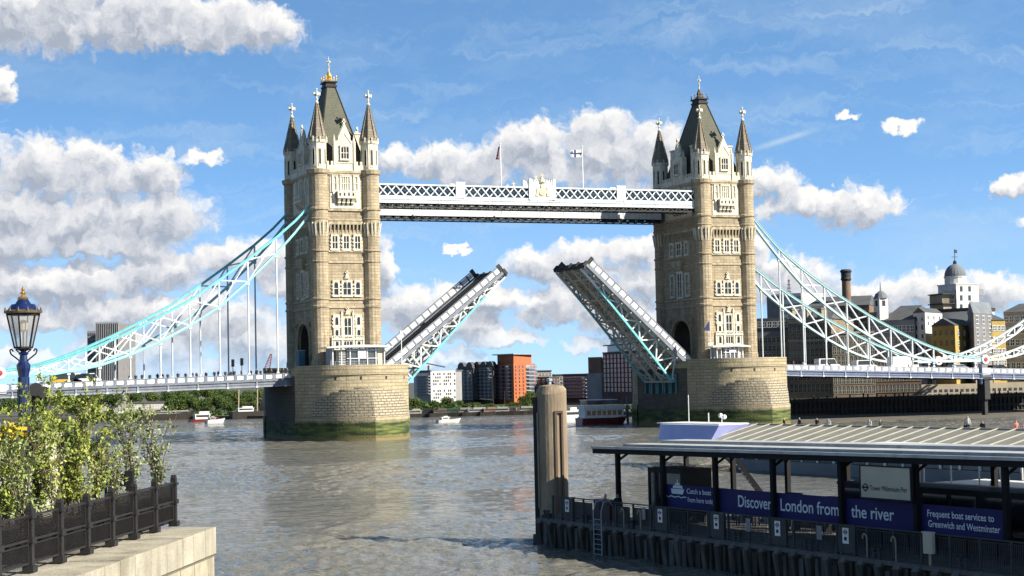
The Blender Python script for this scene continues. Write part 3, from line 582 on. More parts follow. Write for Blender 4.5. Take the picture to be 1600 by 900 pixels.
# ---------------------------------------------------------------- high walkways
def walkway(label, Y, drop=0):
    x0, x1 = 6.9, S-6.9; L = x1-x0
    t = thing('high_walkway', label, 'walkway', (0, Y, 0), group='high level walkways between the towers')
    b = MB(); b.box(x0, x1, -1.55, 1.55, 32.0, 32.2); b.box(x0, x1, -1.5, 1.5, 35.0, 35.12)
    for k in range(34): x = x0+L*k/33; b.box(x-.1, x+.1, -1.5, 1.5, 31.0-drop, 32.0)
    b.box(x0, x1, -1.3, 1.3, 31.0-drop, 31.15-drop)
    b.build('floor', 'steel_dark', t)
    cab = MB(); cab.box(x0, x1, -1.1, 1.1, 32.2, 35.0); cab.build('glazed_corridor', 'glass_blue', t)
    for sy in (-1, 1):
        g = MB(); y = sy*1.62
        g.box(x0, x1, y-.14, y+.14, 34.98, 35.3, 0); g.box(x0, x1, y-.14, y+.14, 32.7, 33.02, 0); g.box(x0, x1, y-.08, y+.08, 31.75-drop, 32.7, 0); g.box(x0, x1, y-.22, y+.22, 31.55-drop, 31.75-drop, 0)
        g.box(x0, x1, y-.2, y+.2, 32.25, 32.38, 0)
        k = x0
        while k < x1: g.box(k, k+.12, y-.13, y+.13, 31.75-drop, 32.7, 0); k += 1.75
        g.build('girder', 'white2', t)
        ub = MB(); zb_ = 31.55-drop; ub.box(x0, x1, y-.12, y+.12, zb_-.85, zb_-.62); k = x0
        while k < x1-1.7: ub.beam((k, y, zb_-.02), (k+.87, y, zb_-.72), .12, .16); ub.beam((k+.87, y, zb_-.72), (k+1.75, y, zb_-.02), .12, .16); k += 1.75
        ub.build('under_bracing', 'steel_dark', t)
        pit = 1.75; l = MB(); segs = []
        pyl = [x0+L*.245, x0+L*.5, x0+L*.755]; hw = [.95, 2.6, .95]
        edges = [x0]+[e for p_, h_ in zip(pyl, hw) for e in (p_-h_, p_+h_)]+[x1]
        for a, c in zip(edges[::2], edges[1::2]):
            nk = max(1, round((c-a)/pit)); w_ = (c-a)/nk
            for k in range(nk):
                xa, xb = a+k*w_, a+(k+1)*w_
                l.beam((xa, y, 33.0), (xb, y, 35.0), .10, .26, up=(0,1,0)) if False else None
                for (p, q) in (((xa,33.02),(xb,34.98)), ((xa,34.98),(xb,33.02))):
                    d = Vector((q[0]-p[0], 0, q[1]-p[1])).normalized(); nrm = Vector((-d.z, 0, d.x))*.12; oy = .05 if p[1] < 34 else -.05
                    P = [Vector((p[0], y+oy, p[1])), Vector((q[0], y+oy, q[1]))]
                    l.hexa([P[0]-nrm-Vector((0,.04,0)), P[0]+nrm-Vector((0,.04,0)), P[0]+nrm+Vector((0,.04,0)), P[0]-nrm+Vector((0,.04,0)), P[1]-nrm-Vector((0,.04,0)), P[1]+nrm-Vector((0,.04,0)), P[1]+nrm+Vector((0,.04,0)), P[1]-nrm+Vector((0,.04,0))])
                l.box((xa+xb)/2-.2, (xa+xb)/2+.2, y-.11, y+.11, 33.8, 34.2)
        l.build('lattice', 'white2', t)
        for i, (p_, h_) in enumerate(zip(pyl, hw)):
            q = MB(); top = 35.75 if i != 1 else 36.1
            q.box(p_-h_, p_+h_, y-.2, y+.2, 32.7, top); q.box(p_-h_-.12, p_+h_+.12, y-.28, y+.28, top, top+.15)
            if i != 1: q.box(p_+h_*.45, p_+h_*.6, y-.26, y+.26, 32.7, top)
            else:
                for s2 in (-1, 1): q.box(p_+s2*h_-.3, p_+s2*h_+.3, y-.3, y+.3, 32.7, 36.7); q.box(p_+s2*h_-.2, p_+s2*h_+.2, y-.22, y+.22, 36.7, 36.95)
                for k in range(9): x = p_-h_+.5+k*(2*h_-1)/8; q.box(x-.1, x+.1, y-.15, y+.15, 36.2, 36.75)
            po = q.build('crest_panel' if i == 1 else 'pylon', 'white', t)
            if i == 1:
                e = MB(); yy = y+sy*.26
                for (xx, zz, rr) in ((0, 34.3, .85), (0, 35.4, .5)): e.T = Matrix.Translation((p_+xx, yy, zz)) @ Matrix.Rotation(pi/2, 4, 'X'); e.lathe([(0,-.08),(rr,-.08),(rr,.08),(rr*.8,.14),(0,.14)], 14)
                e.T = None
                for s2 in (-1, 1): e.hexa([(p_+s2*1.2-.3,yy-.1,33.4),(p_+s2*1.2+.3,yy-.1,33.4),(p_+s2*1.2+.3,yy+.1,33.4),(p_+s2*1.2-.3,yy+.1,33.4),(p_+s2*1.0-.15,yy-.1,35.2),(p_+s2*1.0+.15,yy-.1,35.2),(p_+s2*1.0+.15,yy+.1,35.2),(p_+s2*1.0-.15,yy+.1,35.2)])
                e.lathe([(.75,36.2),(.6,36.7),(.35,37.0),(.15,37.4),(.1,37.9),(0,38.2)], 8, (p_, y, 0)); e.box(p_-.35, p_+.35, y-.06, y+.06, 37.6, 37.78)
                e.build('coat_of_arms', 'gold_pale', po)
    return t
M['glass_blue'] = mat('corridor_glass', (.05,.09,.13), .15, (.02,.03,.05), .4, spec=.6)
M['gold_pale'] = mat('pale_gilding', (.80,.62,.30), .5, (.70,.66,.52), 2.5)
wk1 = walkway('high walkway nearer the camera, white lattice with gilded arms at mid span', -7.6)
wk2 = walkway('high walkway on the far side, mostly hidden behind the near one', 7.6, .9)
def flag(u, v0, v1, kind, label):
    p = at(u, v1, -8.8); q = at(u, v0, -8.8); h = q.z-34.9
    t = thing('flagpole', label, 'flagpole', (p.x, -8.8, 34.9), group='flagpoles on the high walkway')
    m = MB(); m.tube((0,0,0), (0,0,h), .14, .09, 8); m.ball((0,0,h+.1), .2); m.build('pole', 'white', t)
    f = MB(); n = 10
    if kind == 'cross':
        W_, H_ = 2.7, 1.5; Q = lambda a, b: (-a*W_, .25*sin(a*6)*a, h-.4-(1-b)*H_-.22*a*sin(a*3)-.1)
        for i in range(n):
            for j in range(5):
                c = 1 if (j == 2 or i in (5, 6)) else 0; c = 1 if (i, j) in ((8, 3), (1, 1)) else c
                f.poly([Q(i/n, j/5), Q((i+1)/n, j/5), Q((i+1)/n, (j+1)/5), Q(i/n, (j+1)/5)], c)
        f.build('flag', ['cloth_white', 'cloth_navy'], t)
    else:
        for i in range(6):
            for j in range(8):
                Q = lambda a, b: (-.12-a*.75*(1-.45*b)-.25*(1-b)*.6, .22*sin(a*9+b*3), h-.4-(1-b)*2.6)
                c = (0, 1, 2, 0, 2, 1)[(i+j) % 6]
                f.poly([Q(i/6, j/8), Q((i+1)/6, j/8), Q((i+1)/6, (j+1)/8), Q(i/6, (j+1)/8)], c)
        f.build('flag', ['cloth_white', 'cloth_navy', 'cloth_red'], t)
M['cloth_white'] = mat('white_cloth', (.75,.75,.76), .8); M['cloth_navy'] = mat('navy_cloth', (.02,.03,.12), .8); M['cloth_red'] = mat('red_cloth', (.5,.03,.04), .8)
flag(783, 226, 292, 'union', 'left flagpole on the walkway with a limp red, white and blue flag')
flag(911, 230, 294, 'cross', 'right flagpole on the walkway with a white flag with a dark cross flying out')
# ---------------------------------------------------------------- bascule leaves
def leaf(label, loc, rot):
    t = thing('bascule_leaf', label, 'drawbridge leaf', loc, rot, group='raised halves of the drawbridge')
    L = 30.6; D0, D1 = 4.6, 1.0; hwid = 7.4
    d = MB(); d.box(-.5, L, -hwid, hwid, -.45, -.1); d.build('road_deck', 'road', t)
    sf = MB(); sf.box(-.4, L-.05, -hwid+.1, hwid-.1, -.52, -.455); sf.build('soffit', 'beige_steel', t)
    k_ = MB(); 
    for sy in (-1, 1): k_.box(-.5, L, sy*5.1-.12, sy*5.1+.12, -.1, .08)
    k_.build('kerb', 'steel', t)
    for sy in (-1, 1):
        p = MB(); y = sy*(hwid+.1); n = 17
        p.box(-.3, L, y-.12, y+.12, -.62, .0, 1); p.box(-.3, L, y-.12, y+.12, 1.18, 1.34, 1)
        for k in range(n+1): x = L*k/n; p.box(x-.15, x+.15, y-.11, y+.11, 0, 1.18, 1)
        po = p.build('parapet', ['white2', 'steel'], t)
        q = MB()
        for k in range(n): x = L*k/n; q.box(x+.2, x+L/n-.2, y-.07, y+.07, .14, 1.08, 0)
        q.build('parapet_panel', ['white'], po)
    def dep(x): return D1+(D0-D1)*(1-x/L)**1.25
    for i, y in enumerate((-6.2, -2.1, 2.1, 6.2)):
        g = MB(); n = 11; xs = [L*k/n for k in range(n+1)]; out = i in (0, 3)
        for a, b in zip(xs, xs[1:]):
            g.beam((a, y, -dep(a)-.45), (b, y, -dep(b)-.45), .5, .42, 1 if out and a < L*.8 else 0)
        g.beam((0, y, -.75), (L, y, -.75), .42, .5, 0)
        for k in range(n+1): x = xs[k]; g.beam((x, y, -.75), (x, y, -dep(x)-.45), .28, .28, 0, up=(1,0,0))
        for k in range(n):
            a, b = xs[k], xs[k+1]
            if k % 2: g.beam((a, y, -.75), (b, y, -dep(b)-.45), .26, .3, 0)
            else: g.beam((a, y, -dep(a)-.45), (b, y, -.75), .26, .3, 0)
        g.beam((0, y, -dep(0)-.45), (-2.2, y, -1.2), .5, .5, 1 if out else 0)
        g.build('girder', ['white2' if out else 'beige_steel', 'cyan' if out else 'beige_steel'], t)
    c = MB(); n = 11
    for k in range(n+1):
        x = L*k/n; c.beam((x, -hwid, -.75), (x, hwid, -.75), .3, .6, 0)
        if k % 2 == 0: c.beam((x, -6.2, -dep(x)-.45), (x, 6.2, -dep(x)-.45), .3, .35, 0)
        if k < n:
            x2 = L*(k+1)/n
            for ya, yb in ((-6.2, -2.1), (2.1, 6.2)): c.beam((x, ya, -dep(x)-.45), (x2, yb, -dep(x2)-.45), .2, .2, 0); c.beam((x, yb, -dep(x)-.45), (x2, ya, -dep(x2)-.45), .2, .2, 0)
    for y in (-4.2, 0, 4.2): c.beam((0, y, -.6), (L, y, -.6), .25, .4, 0)
    c.build('cross_bracing', 'beige_steel', t)
    e = MB(); e.box(L-.05, L+.35, -hwid, hwid, -1.3, .05); 
    for y in (-7.4, -3.7, 0, 3.7, 7.4): e.box(L, L+.6, y-.35, y+.35, -1.0, .2)
    for sy in (-1, 1): e.box(L-.5, L+.3, sy*(hwid+.1)-.16, sy*(hwid+.1)+.16, 0, 1.6)
    e.build('nose', 'steel_dark', t)
    return t
lf = leaf('left drawbridge leaf raised towards the right, its dark roadway in view', (8.9, 0, -.4), (0, radians(-38.2), 0))
dup(lf, None, (S-8.2, 0, -.5), (0, radians(-42.5), pi), label='right drawbridge leaf raised towards the left, its steel underside in view')
# ---------------------------------------------------------------- side spans
def interp(P, t):
    for (a, za), (b, zb) in zip(P, P[1:]):
        if a <= t <= b:
            k = (t-a)/(b-a); return za+(zb-za)*k
    return P[-1][1] if t > P[-1][0] else P[0][1]
RT = [(5.9,31.4),(7.5,29.4),(13.8,22.9),(19.4,18.7),(25,15),(30.6,11.7),(36,8.6),(41.8,5.8),(47.7,3.2),(53.3,1.2),(58.3,0),(65.2,-.85)]
RB = [(5.9,30.3),(7.5,28.1),(13.8,20.8),(19.2,15.3),(25.1,10.9),(30.8,7.1),(36.5,3.9),(42,1.3),(47.5,-.35),(52.9,-1.15),(65.2,-1.1)]
LT = [(5.9,31.6),(7.5,29.6),(13.3,24.6),(18.6,20.6),(24.2,16.6),(29.8,12.8),(35.2,9.9),(40.8,7.1),(46.5,4.6),(52,2.6),(57,1.2),(63.6,.45)]
LB = [(5.9,30.2),(7.5,28.0),(10,25.2),(13.3,21.6),(18.6,16.5),(24.2,11.7),(29.8,8.2),(35.2,5.4),(40.8,3),(46.5,1.1),(54.5,-.2),(63.6,.05)]
def span(side):
    sg, x0, PT, PB, tl = (-1, 0, LT, LB, 63.6) if side == 'L' else (1, S, RT, RB, 65.2)
    X = lambda t: x0+sg*t
    zt = (lambda t: -.84-.0200*(t-10)) if side == 'L' else (lambda t: -1.22-.0325*(t-16))     # parapet top
    end = 96; nm = 'left' if side == 'L' else 'right'
    # deck
    t = thing('bridge_deck', nm+(' approach span of the bridge, grey girder with white parapet panels, crowded with people' if side == 'L' else ' approach span of the bridge, blue-grey girder with white parapet panels, over the foreshore'), 'bridge deck', (0,0,0), group='suspended approach spans')
    d = MB()
    def slab(ya, yb, o0, o1, ta, tb, mi=0):
        a, b = X(ta), X(tb); za, zb = zt(ta), zt(tb)
        c = [(a,ya,za+o0),(b,ya,zb+o0),(b,yb,zb+o0),(a,yb,za+o0),(a,ya,za+o1),(b,ya,zb+o1),(b,yb,zb+o1),(a,yb,za+o1)]
        if sg < 0: c = [c[1],c[0],c[3],c[2],c[5],c[4],c[7],c[6]]
        return c
    ta = 10.5
    d.hexa(slab(-8.8, 8.8, -1.55, -1.2, ta, end)); d.build('roadway', 'road', t)
    for sy in (-1, 1):
        y = sy*9.0; g = MB()
        for (o0, o1, dy, mi) in ((-2.30,-1.25,.12,0),(-1.42,-1.22,.34,0),(-1.95,-1.8,.22,0),(-2.42,-2.28,.36,1)): g.hexa(slab(y-dy, y+dy, o0, o1, ta, end), mi)
        k = 12
        while k < end: xx = X(k); g.box(xx-.12, xx+.12, y-.3, y+.3, zt(k)-2.28, zt(k)-1.42, 1); g.box(xx-.2, xx+.2, y-.42, y+.42, zt(k)-2.5, zt(k)-2.2, 2); k += 5.5
        g.build('edge_girder', ['steel' if side == 'L' else 'steel_blue', 'pale_steel', 'white2'], t)
        p = MB(); q = MB(); y = sy*8.95
        p.hexa(slab(y-.14, y+.14, -.14, 0, ta, end), 0); p.hexa(slab(y-.14, y+.14, -1.2, -1.02, ta, end), 0)
        k = ta; w = 1.835
        while k < end-w:
            xx = X(k); p.box(xx-.2, xx+.2, y-.12, y+.12, zt(k)-1.05, zt(k)-.1, 0)
            c = slab(y-.07, y+.07, -.92, -.22, k+.32, k+w-.32); q.hexa(c)
            k += w
        po = p.build('parapet', 'steel' if side == 'L' else 'pale_steel', t); q.build('parapet_panel', 'white', po)
    cb = MB(); k = 12
    while k < end: xx = X(k); cb.box(xx-.2, xx+.2, -8.8, 8.8, zt(k)-2.5, zt(k)-1.6); k += 5.5
    for y in (-5, 0, 5): cb.hexa(slab(y-.2, y+.2, -2.3, -1.58, ta, end))
    cb.build('cross_girder', 'steel_dark', t)
    # chains
    for sy in (-1, 1):
        y = sy*8.6
        c = thing('suspension_chain', ('near' if sy < 0 else 'far')+' suspension chain of the '+nm+' span, '+('turquoise chords with white bracing' if side == 'L' else 'white and turquoise trussed chords'), 'suspension chain', (X(0), y, 0), group='suspension chains')
        xs = [5.9+ (tl-5.9)*0]; hang = [13.3+5.48*k for k in range(10)]; xs = [5.9]+[h for h in hang if h < tl-1]+[tl]
        top = MB(); bot = MB(); br = MB()
        for a, b in zip(xs, xs[1:]):
            m_ = (a+b)/2
            for (u0, u1) in ((a, m_), (m_, b)):
                za, zb = interp(PT, u0), interp(PT, u1); zc, zd = interp(PB, u0), interp(PB, u1)
                top.beam((sg*u0,0,za), (sg*u1,0,zb), .62, .40, 0); top.beam((sg*u0,0,za+.24), (sg*u1,0,zb+.24), .78, .10, 1)
                bot.beam((sg*u0,0,zc), (sg*u1,0,zd), .62, .40, 0); bot.beam((sg*u0,0,zc-.24), (sg*u1,0,zd-.24), .78, .10, 1)
        for i, (a, b) in enumerate(zip(xs, xs[1:])):
            br.beam((sg*a,0,interp(PT,a)), (sg*a,0,interp(PB,a)), .4, .26, up=(1,0,0))
            if a > 6:
                br.beam((sg*a,.0,interp(PT,a)), (sg*b,.0,interp(PB,b)), .34, .26); br.beam((sg*a,.02,interp(PB,a)), (sg*b,.02,interp(PT,b)), .30, .26)
                br.box(sg*(a+b)/2-.3, sg*(a+b)/2+.3, -.2, .2, (interp(PT,a)+interp(PB,b)+interp(PB,a)+interp(PT,b))/4-.3, (interp(PT,a)+interp(PB,b)+interp(PB,a)+interp(PT,b))/4+.3)
        cc = ['cyan', 'cyan'] if side == 'L' else ['pale_cyan', 'mid_cyan']
        top.build('top_chord', cc, c); bot.build('bottom_chord', ['pale_cyan', 'cyan'] if side == 'L' else ['white2', 'mid_cyan'], c); br.build('bracing', 'white2', c)
        for h in xs[1:-1]:
            hm = MB(); zb = zt(h)-1.2; z1 = interp(PB, h)-.2
            if z1-zb < 1.2: continue
            hm.tube((sg*h,0,zb), (sg*h,0,z1), .16, .16, 8); hm.box(sg*h-.3, sg*h+.3, -.25, .25, z1-.5, z1+.1); hm.box(sg*h-.26, sg*h+.26, -.2, .2, zb+1.1, zb+1.5)
            hm.build('hanger', 'white2', c)
        # short outer segment
        o = MB(); ts = [0, 4, 8, 12, 17, 22, 27]; zo = .1 if side == 'L' else -.95
        ft = lambda d_: zo+.2+.15*d_+.0085*d_*d_; fb = lambda d_: zo-.2+.0125*d_*d_
        for a, b in zip(ts, ts[1:]):
            A, B = sg*(tl+a), sg*(tl+b)
            o.beam((A,0,ft(a)), (B,0,ft(b)), .6, .4, 0 if side != 'L' else 1); o.beam((A,0,fb(a)), (B,0,fb(b)), .6, .4, 0 if side != 'L' else 1)
            o.beam((A,0,ft(a)), (B,0,fb(b)), .34, .26, 0); o.beam((A,0,fb(a)), (B,0,ft(b)), .34, .26, 0)
            o.beam((B,0,fb(b)), (B,0,ft(b)), .3, .26, 0, up=(1,0,0))
        o.build('outer_link', ['white2', 'cyan'], c)
        r = MB(); zc = zo
        r.T = Matrix.Translation((sg*tl, -.42, zc)) @ Matrix.Rotation(pi/2, 4, 'X'); r.lathe([(0,-.8),(1.05,-.8),(1.05,0),(.95,.1),(0,.1)], 24)
        ro = r.build('link_medallion', 'white', c)
        r = MB(); r.T = Matrix.Translation((sg*tl, -.54, zc)) @ Matrix.Rotation(pi/2, 4, 'X'); r.lathe([(0,0),(.52,0),(.48,.09),(0,.12)], 20); r.build('red_boss', 'red', ro)
        pn = MB(); pn.box(sg*tl-1.1, sg*tl+1.1, -.66, -.3, zt(tl)-1.6, zt(tl)-.02, 0); pn.box(sg*tl-1.3, sg*tl+1.3, -.62, -.28, zt(tl)-1.75, zt(tl)-1.6, 1)
        pn.build('plinth_block', ['white', 'steel_dark'], c)
        if side == 'R' :
            b = MB(); b.box(sg*tl-1.7, sg*tl-1.2, -.7, .1, zt(tl)-3.6, zt(tl)+1.0); b.build('pin_column', 'navy', c)
    return t
M['pale_steel'] = mat('pale_steel', (.42,.46,.54), .5, (.32,.35,.42), .8, stain=((.12,.11,.10), 2, .4))
span('L'); span('R')
# abutment standing in the foreshore under the right link
g = MB(); g.box(S+64.6, S+66.0, -9.2, -6.5, -9.8, -5.4); g.box(S+64.2, S+66.4, -9.4, -6, -5.4, -4.9); g.box(S+64.9, S+65.7, -8.6, -7.4, -13.6, -9.8)
tag(g.build('bridge_trestle', 'dark_wood' if 'dark_wood' in M else 'steel_dark'), 'dark support under the right approach span where the chains meet', 'bridge support')
# ---------------------------------------------------------------- pier-top cabins
M['cabin_glass'] = mat('cabin_glass', (.10,.11,.11), .1, (.05,.055,.055), .7, spec=.7)
M['cream'] = mat('cream_render', (.66,.62,.50), .7, (.56,.52,.42), 1)
def cabin(cx, y0, y1, w, h, label, stairs):
    t = thing('control_cabin', label, 'cabin', (cx, 0, -.02), group='control cabins on the piers')
    b = MB(); b.box(-w/2, w/2, y0, y1, 0, .3); b.box(-w/2+w*.12, w/2-.9, y0+1.1, y1, .3, h-.3, 1); b.box(w/2-1.6, w/2-.3, y0+.3, y1, .3, h, 2); b.box(-w/2+.3, -w/2+1.0, y0+1.4, y1, .3, h, 0)
    b.build('cabin_wall', ['pale_steel', 'cream', 'cream'], t)
    gl = MB(); gl.box(-w/2+w*.28, w/2-1.8, y0+.2, y0+1.0, .35, h-.1); gl.build('glazing', 'cabin_glass', t)
    r = MB(); n = 10
    for k in range(n):
        a, c = -w/2-1.1+(w+2.2)*k/n, -w/2-1.1+(w+2.2)*(k+1)/n; ca, cc = .35*(1-((2*k/n)-1)**2), .35*(1-((2*(k+1)/n)-1)**2)
        r.hexa([(a,y0-.9,h+ca*.3),(c,y0-.9,h+cc*.3),(c,y1+.3,h+cc*.3),(a,y1+.3,h+ca*.3),(a,y0-.9,h+.22+ca),(c,y0-.9,h+.22+cc),(c,y1+.3,h+.22+cc),(a,y1+.3,h+.22+ca)])
    r.build('roof', 'white2', t)
    for k in range(7):
        x = -w/2+.3+(w-.6)*k/6; m = MB(); m.box(x-.08, x+.08, y0, y0+.16, .3, h+.05); m.build('post', 'white', t)
    m = MB(); m.box(-w/2+w*.28, w/2-1.7, y0-.02, y0+.1, 1.5, 1.62); m.box(-w/2+w*.28, w/2-1.7, y0-.02, y0+.1, h-.5, h-.38)
    m.box(-.2, 1.4, y0-.05, y0+.12, 1.7, h-.45); m.build('window_bar', 'white', t)
    if stairs:
        m = MB()
        for k in range(9): m.box(-w/2+w*.14, -w/2+w*.26, y0+.1, y0+.7, .45+k*.3, .53+k*.3)
        m.build('louvre_stair', 'white', t)
    m = MB()
    for k in range(14): x = -w/2-.6+(w+1.2)*k/13; m.tube((x, y0-1.5, 0), (x, y0-1.5, 1.0), .035, n=5)
    m.beam((-w/2-.6, y0-1.5, 1.0), (w/2+.6, y0-1.5, 1.0), .05, .05); m.beam((-w/2-.6, y0-1.5, .55), (w/2+.6, y0-1.5, .55), .04, .04)
    m.build('guard_rail', 'pale_steel', t)
    return t
c1 = at(557, 577, -15.5); cabin(c1.x, -17.2, -12.3, 10.6, 3.5, 'glass walled control cabin with curved roof at the foot of the left tower', True)
M['hoarding'] = mat('teal_hoarding', (.015,.11,.17), .6, (.01,.08,.13))
t = thing('site_hoarding', 'dark teal hoarding standing beside the road arch of the left tower', 'hoarding', (-7.6, -6.2, -.3)); m = MB(); m.box(-1.3,-.1,-1.2,1.0,0,3.6); m.build('panel', 'hoarding', t); m = MB(); m.box(-1.35,-.05,-1.25,1.05,3.6,3.7); m.build('capping', 'pale_steel', t)
c2 = at(1136, 566, -13.2); cabin(c2.x, -14.6, -12.0, 6.6, 2.6, 'small low cabin with dark glass at the foot of the right tower', False)
def mast(u, v0, v1, Y, label, kind):
    p = at(u, v1, Y); q = at(u, v0, Y); h = q.z-p.z
    t = thing('signal_mast', label, 'mast', p); m = MB(); m.tube((0,0,0), (0,0,h), .1, .07, 6); m.box(-.5, .5, -.05, .05, h*.42, h*.46); m.build('pole', 'white', t)
    m = MB()
    if kind: m.poly([(-.1,0,h-.1),(-.1,0,h-2.2),(-1.6,.1,h-2.1)]); m.poly([(-1.6,.12,h-2.1),(-.1,.02,h-2.2),(-.1,.02,h-.1)]); m.build('pennant', 'cloth_navy', t)
    else: m.box(-.3, .3, -.3, .3, h*.93, h); m.build('lamp_head', 'white', t)
mast(628, 517, 582, -14, 'white mast on the left pier beside the raised leaf', 0)
mast(1111, 500, 566, -13, 'white mast with a dark pennant on the right pier', 1)
# ---------------------------------------------------------------- people
def person_mesh(pose, coat, legs, hair, name='person'):
    P = [(0,0,.95),(0,0,1.15),(0,.0,1.38),(0,0,1.50),(0,-.01,1.58),(0,-.02,1.70)]; R = [.16,.15,.17,.06,.085,.085]; E = [(0,1),(1,2),(2,3),(3,4),(4,5)]
    def add(p, r, par): P.append(p); R.append(r); E.append((par, len(P)-1)); return len(P)-1
    for s in (-1, 1):
        st = .14*s if pose == 1 else 0
        h = add((.09*s,0,.88), .11, 0); k = add((.10*s,-.03+st*.6,.48), .075, h); a = add((.10*s,st,.09), .05, k); add((.11*s,st-.14,.04), .045, a)
        sh = add((.20*s,0,1.40), .07, 2)
        if pose == 2: e = add((.26*s,-.10,1.16), .05, sh); w = add((.10*s,-.30,1.28), .038, e); add((.07*s,-.36,1.32), .035, w)
        else: e = add((.27*s,-.02*st,1.12), .05, sh); w = add((.27*s,-.10+st,.88), .038, e); add((.27*s,-.12+st,.79), .035, w)
    me = bpy.data.meshes.new(name); me.from_pydata(P, E, []); o = bpy.data.objects.new(name, me); COL.objects.link(o)
    sm = o.modifiers.new('s', 'SKIN'); o.modifiers.new('d', 'SUBSURF').levels = 1
    for v, r in zip(me.skin_vertices[0].data, R): v.radius = (r, r)
    me.skin_vertices[0].data[0].use_root = True
    dg = bpy.context.evaluated_depsgraph_get(); m2 = bpy.data.meshes.new_from_object(o.evaluated_get(dg)); m2.name = name
    bpy.data.objects.remove(o)
    for m in (M[coat], M[legs], M['skin'], M[hair]): m2.materials.append(m)
    for pg in m2.polygons:
        c = pg.center; z = c.z; hand = z < .90 and abs(c.x) > .2
        pg.material_index = 3 if (z > 1.66 or (z > 1.57 and c.y > .02)) else 2 if (z > 1.46 or hand) else 0 if (z > .86 or abs(c.x) > .2) else 1
        pg.use_smooth = True
    return m2
M['skin'] = mat('skin', (.50,.32,.23), .6); M['hair_dark'] = mat('dark_hair', (.03,.02,.015), .6); M['hair_fair'] = mat('fair_hair', (.55,.5,.42), .7)
M['coat_black'] = mat('black_coat', (.02,.02,.022), .8); M['coat_navy'] = mat('navy_coat', (.03,.04,.08), .8); M['shirt_white'] = mat('white_shirt', (.7,.7,.68), .8); M['shirt_pink'] = mat('pink_shirt', (.6,.22,.22), .8)
PM = {'black': person_mesh(0,'coat_black','coat_navy','hair_dark'), 'walk': person_mesh(1,'coat_navy','coat_black','hair_dark'), 'photo': person_mesh(2,'coat_black','coat_black','hair_dark'),
      'white': person_mesh(0,'shirt_white','coat_navy','hair_fair'), 'pink': person_mesh(1,'shirt_pink','coat_black','hair_dark')}
def person(kind, loc, rz, label, group):
    o = bpy.data.objects.new('person', PM[kind]); COL.objects.link(o); o.location = loc; o.rotation_euler = (0,0,rz); o.scale = (1,1,random.uniform(.96,1.06))
    return tag(o, label, 'person', group)
ORD = ['first','second','third','fourth','fifth','sixth','seventh','eighth','ninth','tenth','eleventh','twelfth','thirteenth','fourteenth','fifteenth','sixteenth','seventeenth','eighteenth','nineteenth','twentieth','twenty-first','twenty-second','twenty-third','twenty-fourth','twenty-fifth','twenty-sixth','twenty-seventh','twenty-eighth']
rp = random.Random(3)
for iP, u in enumerate([203,212,222,234,246,254,262,278,290,301,307,322,335,341,352,361,366,377,389,392,401,407,416,424,431,437,443,449]):
    q = at(u, 584, -8.1); t_ = -q.x; k = rp.choice(['black','walk','photo','black'])
    person(k, (q.x, -8.1, -.84-.02*(t_-10)-1.2+.42), rp.uniform(-1, 1), {'black':'person in black standing','walk':'person in navy walking','photo':'person in black holding up a phone'}[k]+', '+ORD[iP]+' from the left along the left approach span', 'people crowding the left approach span')
for i, (u, k) in enumerate([(1240,'black'),(1256,'white'),(1273,'walk'),(1296,'black'),(1330,'black'),(1385,'walk'),(1420,'black'),(1475,'photo')]):
    q = at(u, 573, -8.0); t_ = q.x-S
    person(k, (q.x, -8.0, -1.22-.0325*(t_-16)-1.2+.25), rp.uniform(-1, 1), ['person in dark clothes nearest the right tower on the right approach span','person in a white top on the right approach span','person walking in navy on the right approach span'][i] if i < 3 else 'person in dark clothes, '+ORD[i]+' from the right tower on the right approach span', 'people on the right approach span')
# ---------------------------------------------------------------- vehicles and signals on the bridge
def van(u, v, Y, L, H, col, name, label, cat, long_=False):
    p = at(u, v, Y); side = 1 if p.x > 0 else -1; t_ = abs(p.x-(S if side > 0 else 0)); z = (-1.22-.0325*(t_-16) if side > 0 else -.84-.02*(t_-10))-.75
    t = thing(name, label, cat, (p.x, Y, z), group='vehicles on the bridge')
    b = MB(); W_ = 1.0; pr = [(-L/2,.35),(L/2,.35),(L/2,.9),(L/2-.15,1.05),(L/2-.9,1.25),(L/2-1.5,H),(-L/2+.1,H),(-L/2,H-.2)] if not long_ else [(L/2-2.0,.4),(L/2,.4),(L/2,1.3),(L/2-.25,2.2),(L/2-2.0,2.3)]
    def extr(m, pr, w, mi=0):
        n = len(pr); m.poly([(x,-w,z_) for x, z_ in pr], mi); m.poly([(x,w,z_) for x, z_ in pr][::-1], mi)
        for i in range(n): (a, b_), (c, d) = pr[i], pr[(i+1)%n]; m.poly([(c,-w,d),(a,-w,b_),(a,w,b_),(c,w,d)], mi)
    extr(b, pr, W_); b.build('body', col, t)
    if long_: c = MB(); c.box(-L/2, L/2-2.2, -1.2, 1.2, .9, H); c.build('cargo_box', 'white', t)
    g = MB(); 
    if not long_: extr(g, [(L/2-1.0,1.24),(L/2-1.5,H-.12),(-L/2+.4,H-.15),(-L/2+.3,1.25)], 1.012)
    else: extr(g, [(L/2-1.7,1.4),(L/2-.1,1.4),(L/2-.3,2.0),(L/2-1.7,2.1)], 1.012)
    g.build('side_window', 'glass', t)
    for x in (-L/2+.9, L/2-.9):
        for y in (-.92, .92):
            w = MB(); w.T = Matrix.Translation((x, y, .36)) @ Matrix.Rotation(pi/2, 4, 'X'); w.lathe([(0,-.12),(.36,-.12),(.36,.12),(0,.12)], 16); wo = w.build('wheel', 'black', t)
            w = MB(); w.T = Matrix.Translation((x, y*1.12, .36)) @ Matrix.Rotation(pi/2, 4, 'X'); w.lathe([(0,-.03),(.2,-.03),(.2,.03),(0,.03)], 12); w.build('rim', 'pale_steel', wo)
    return t
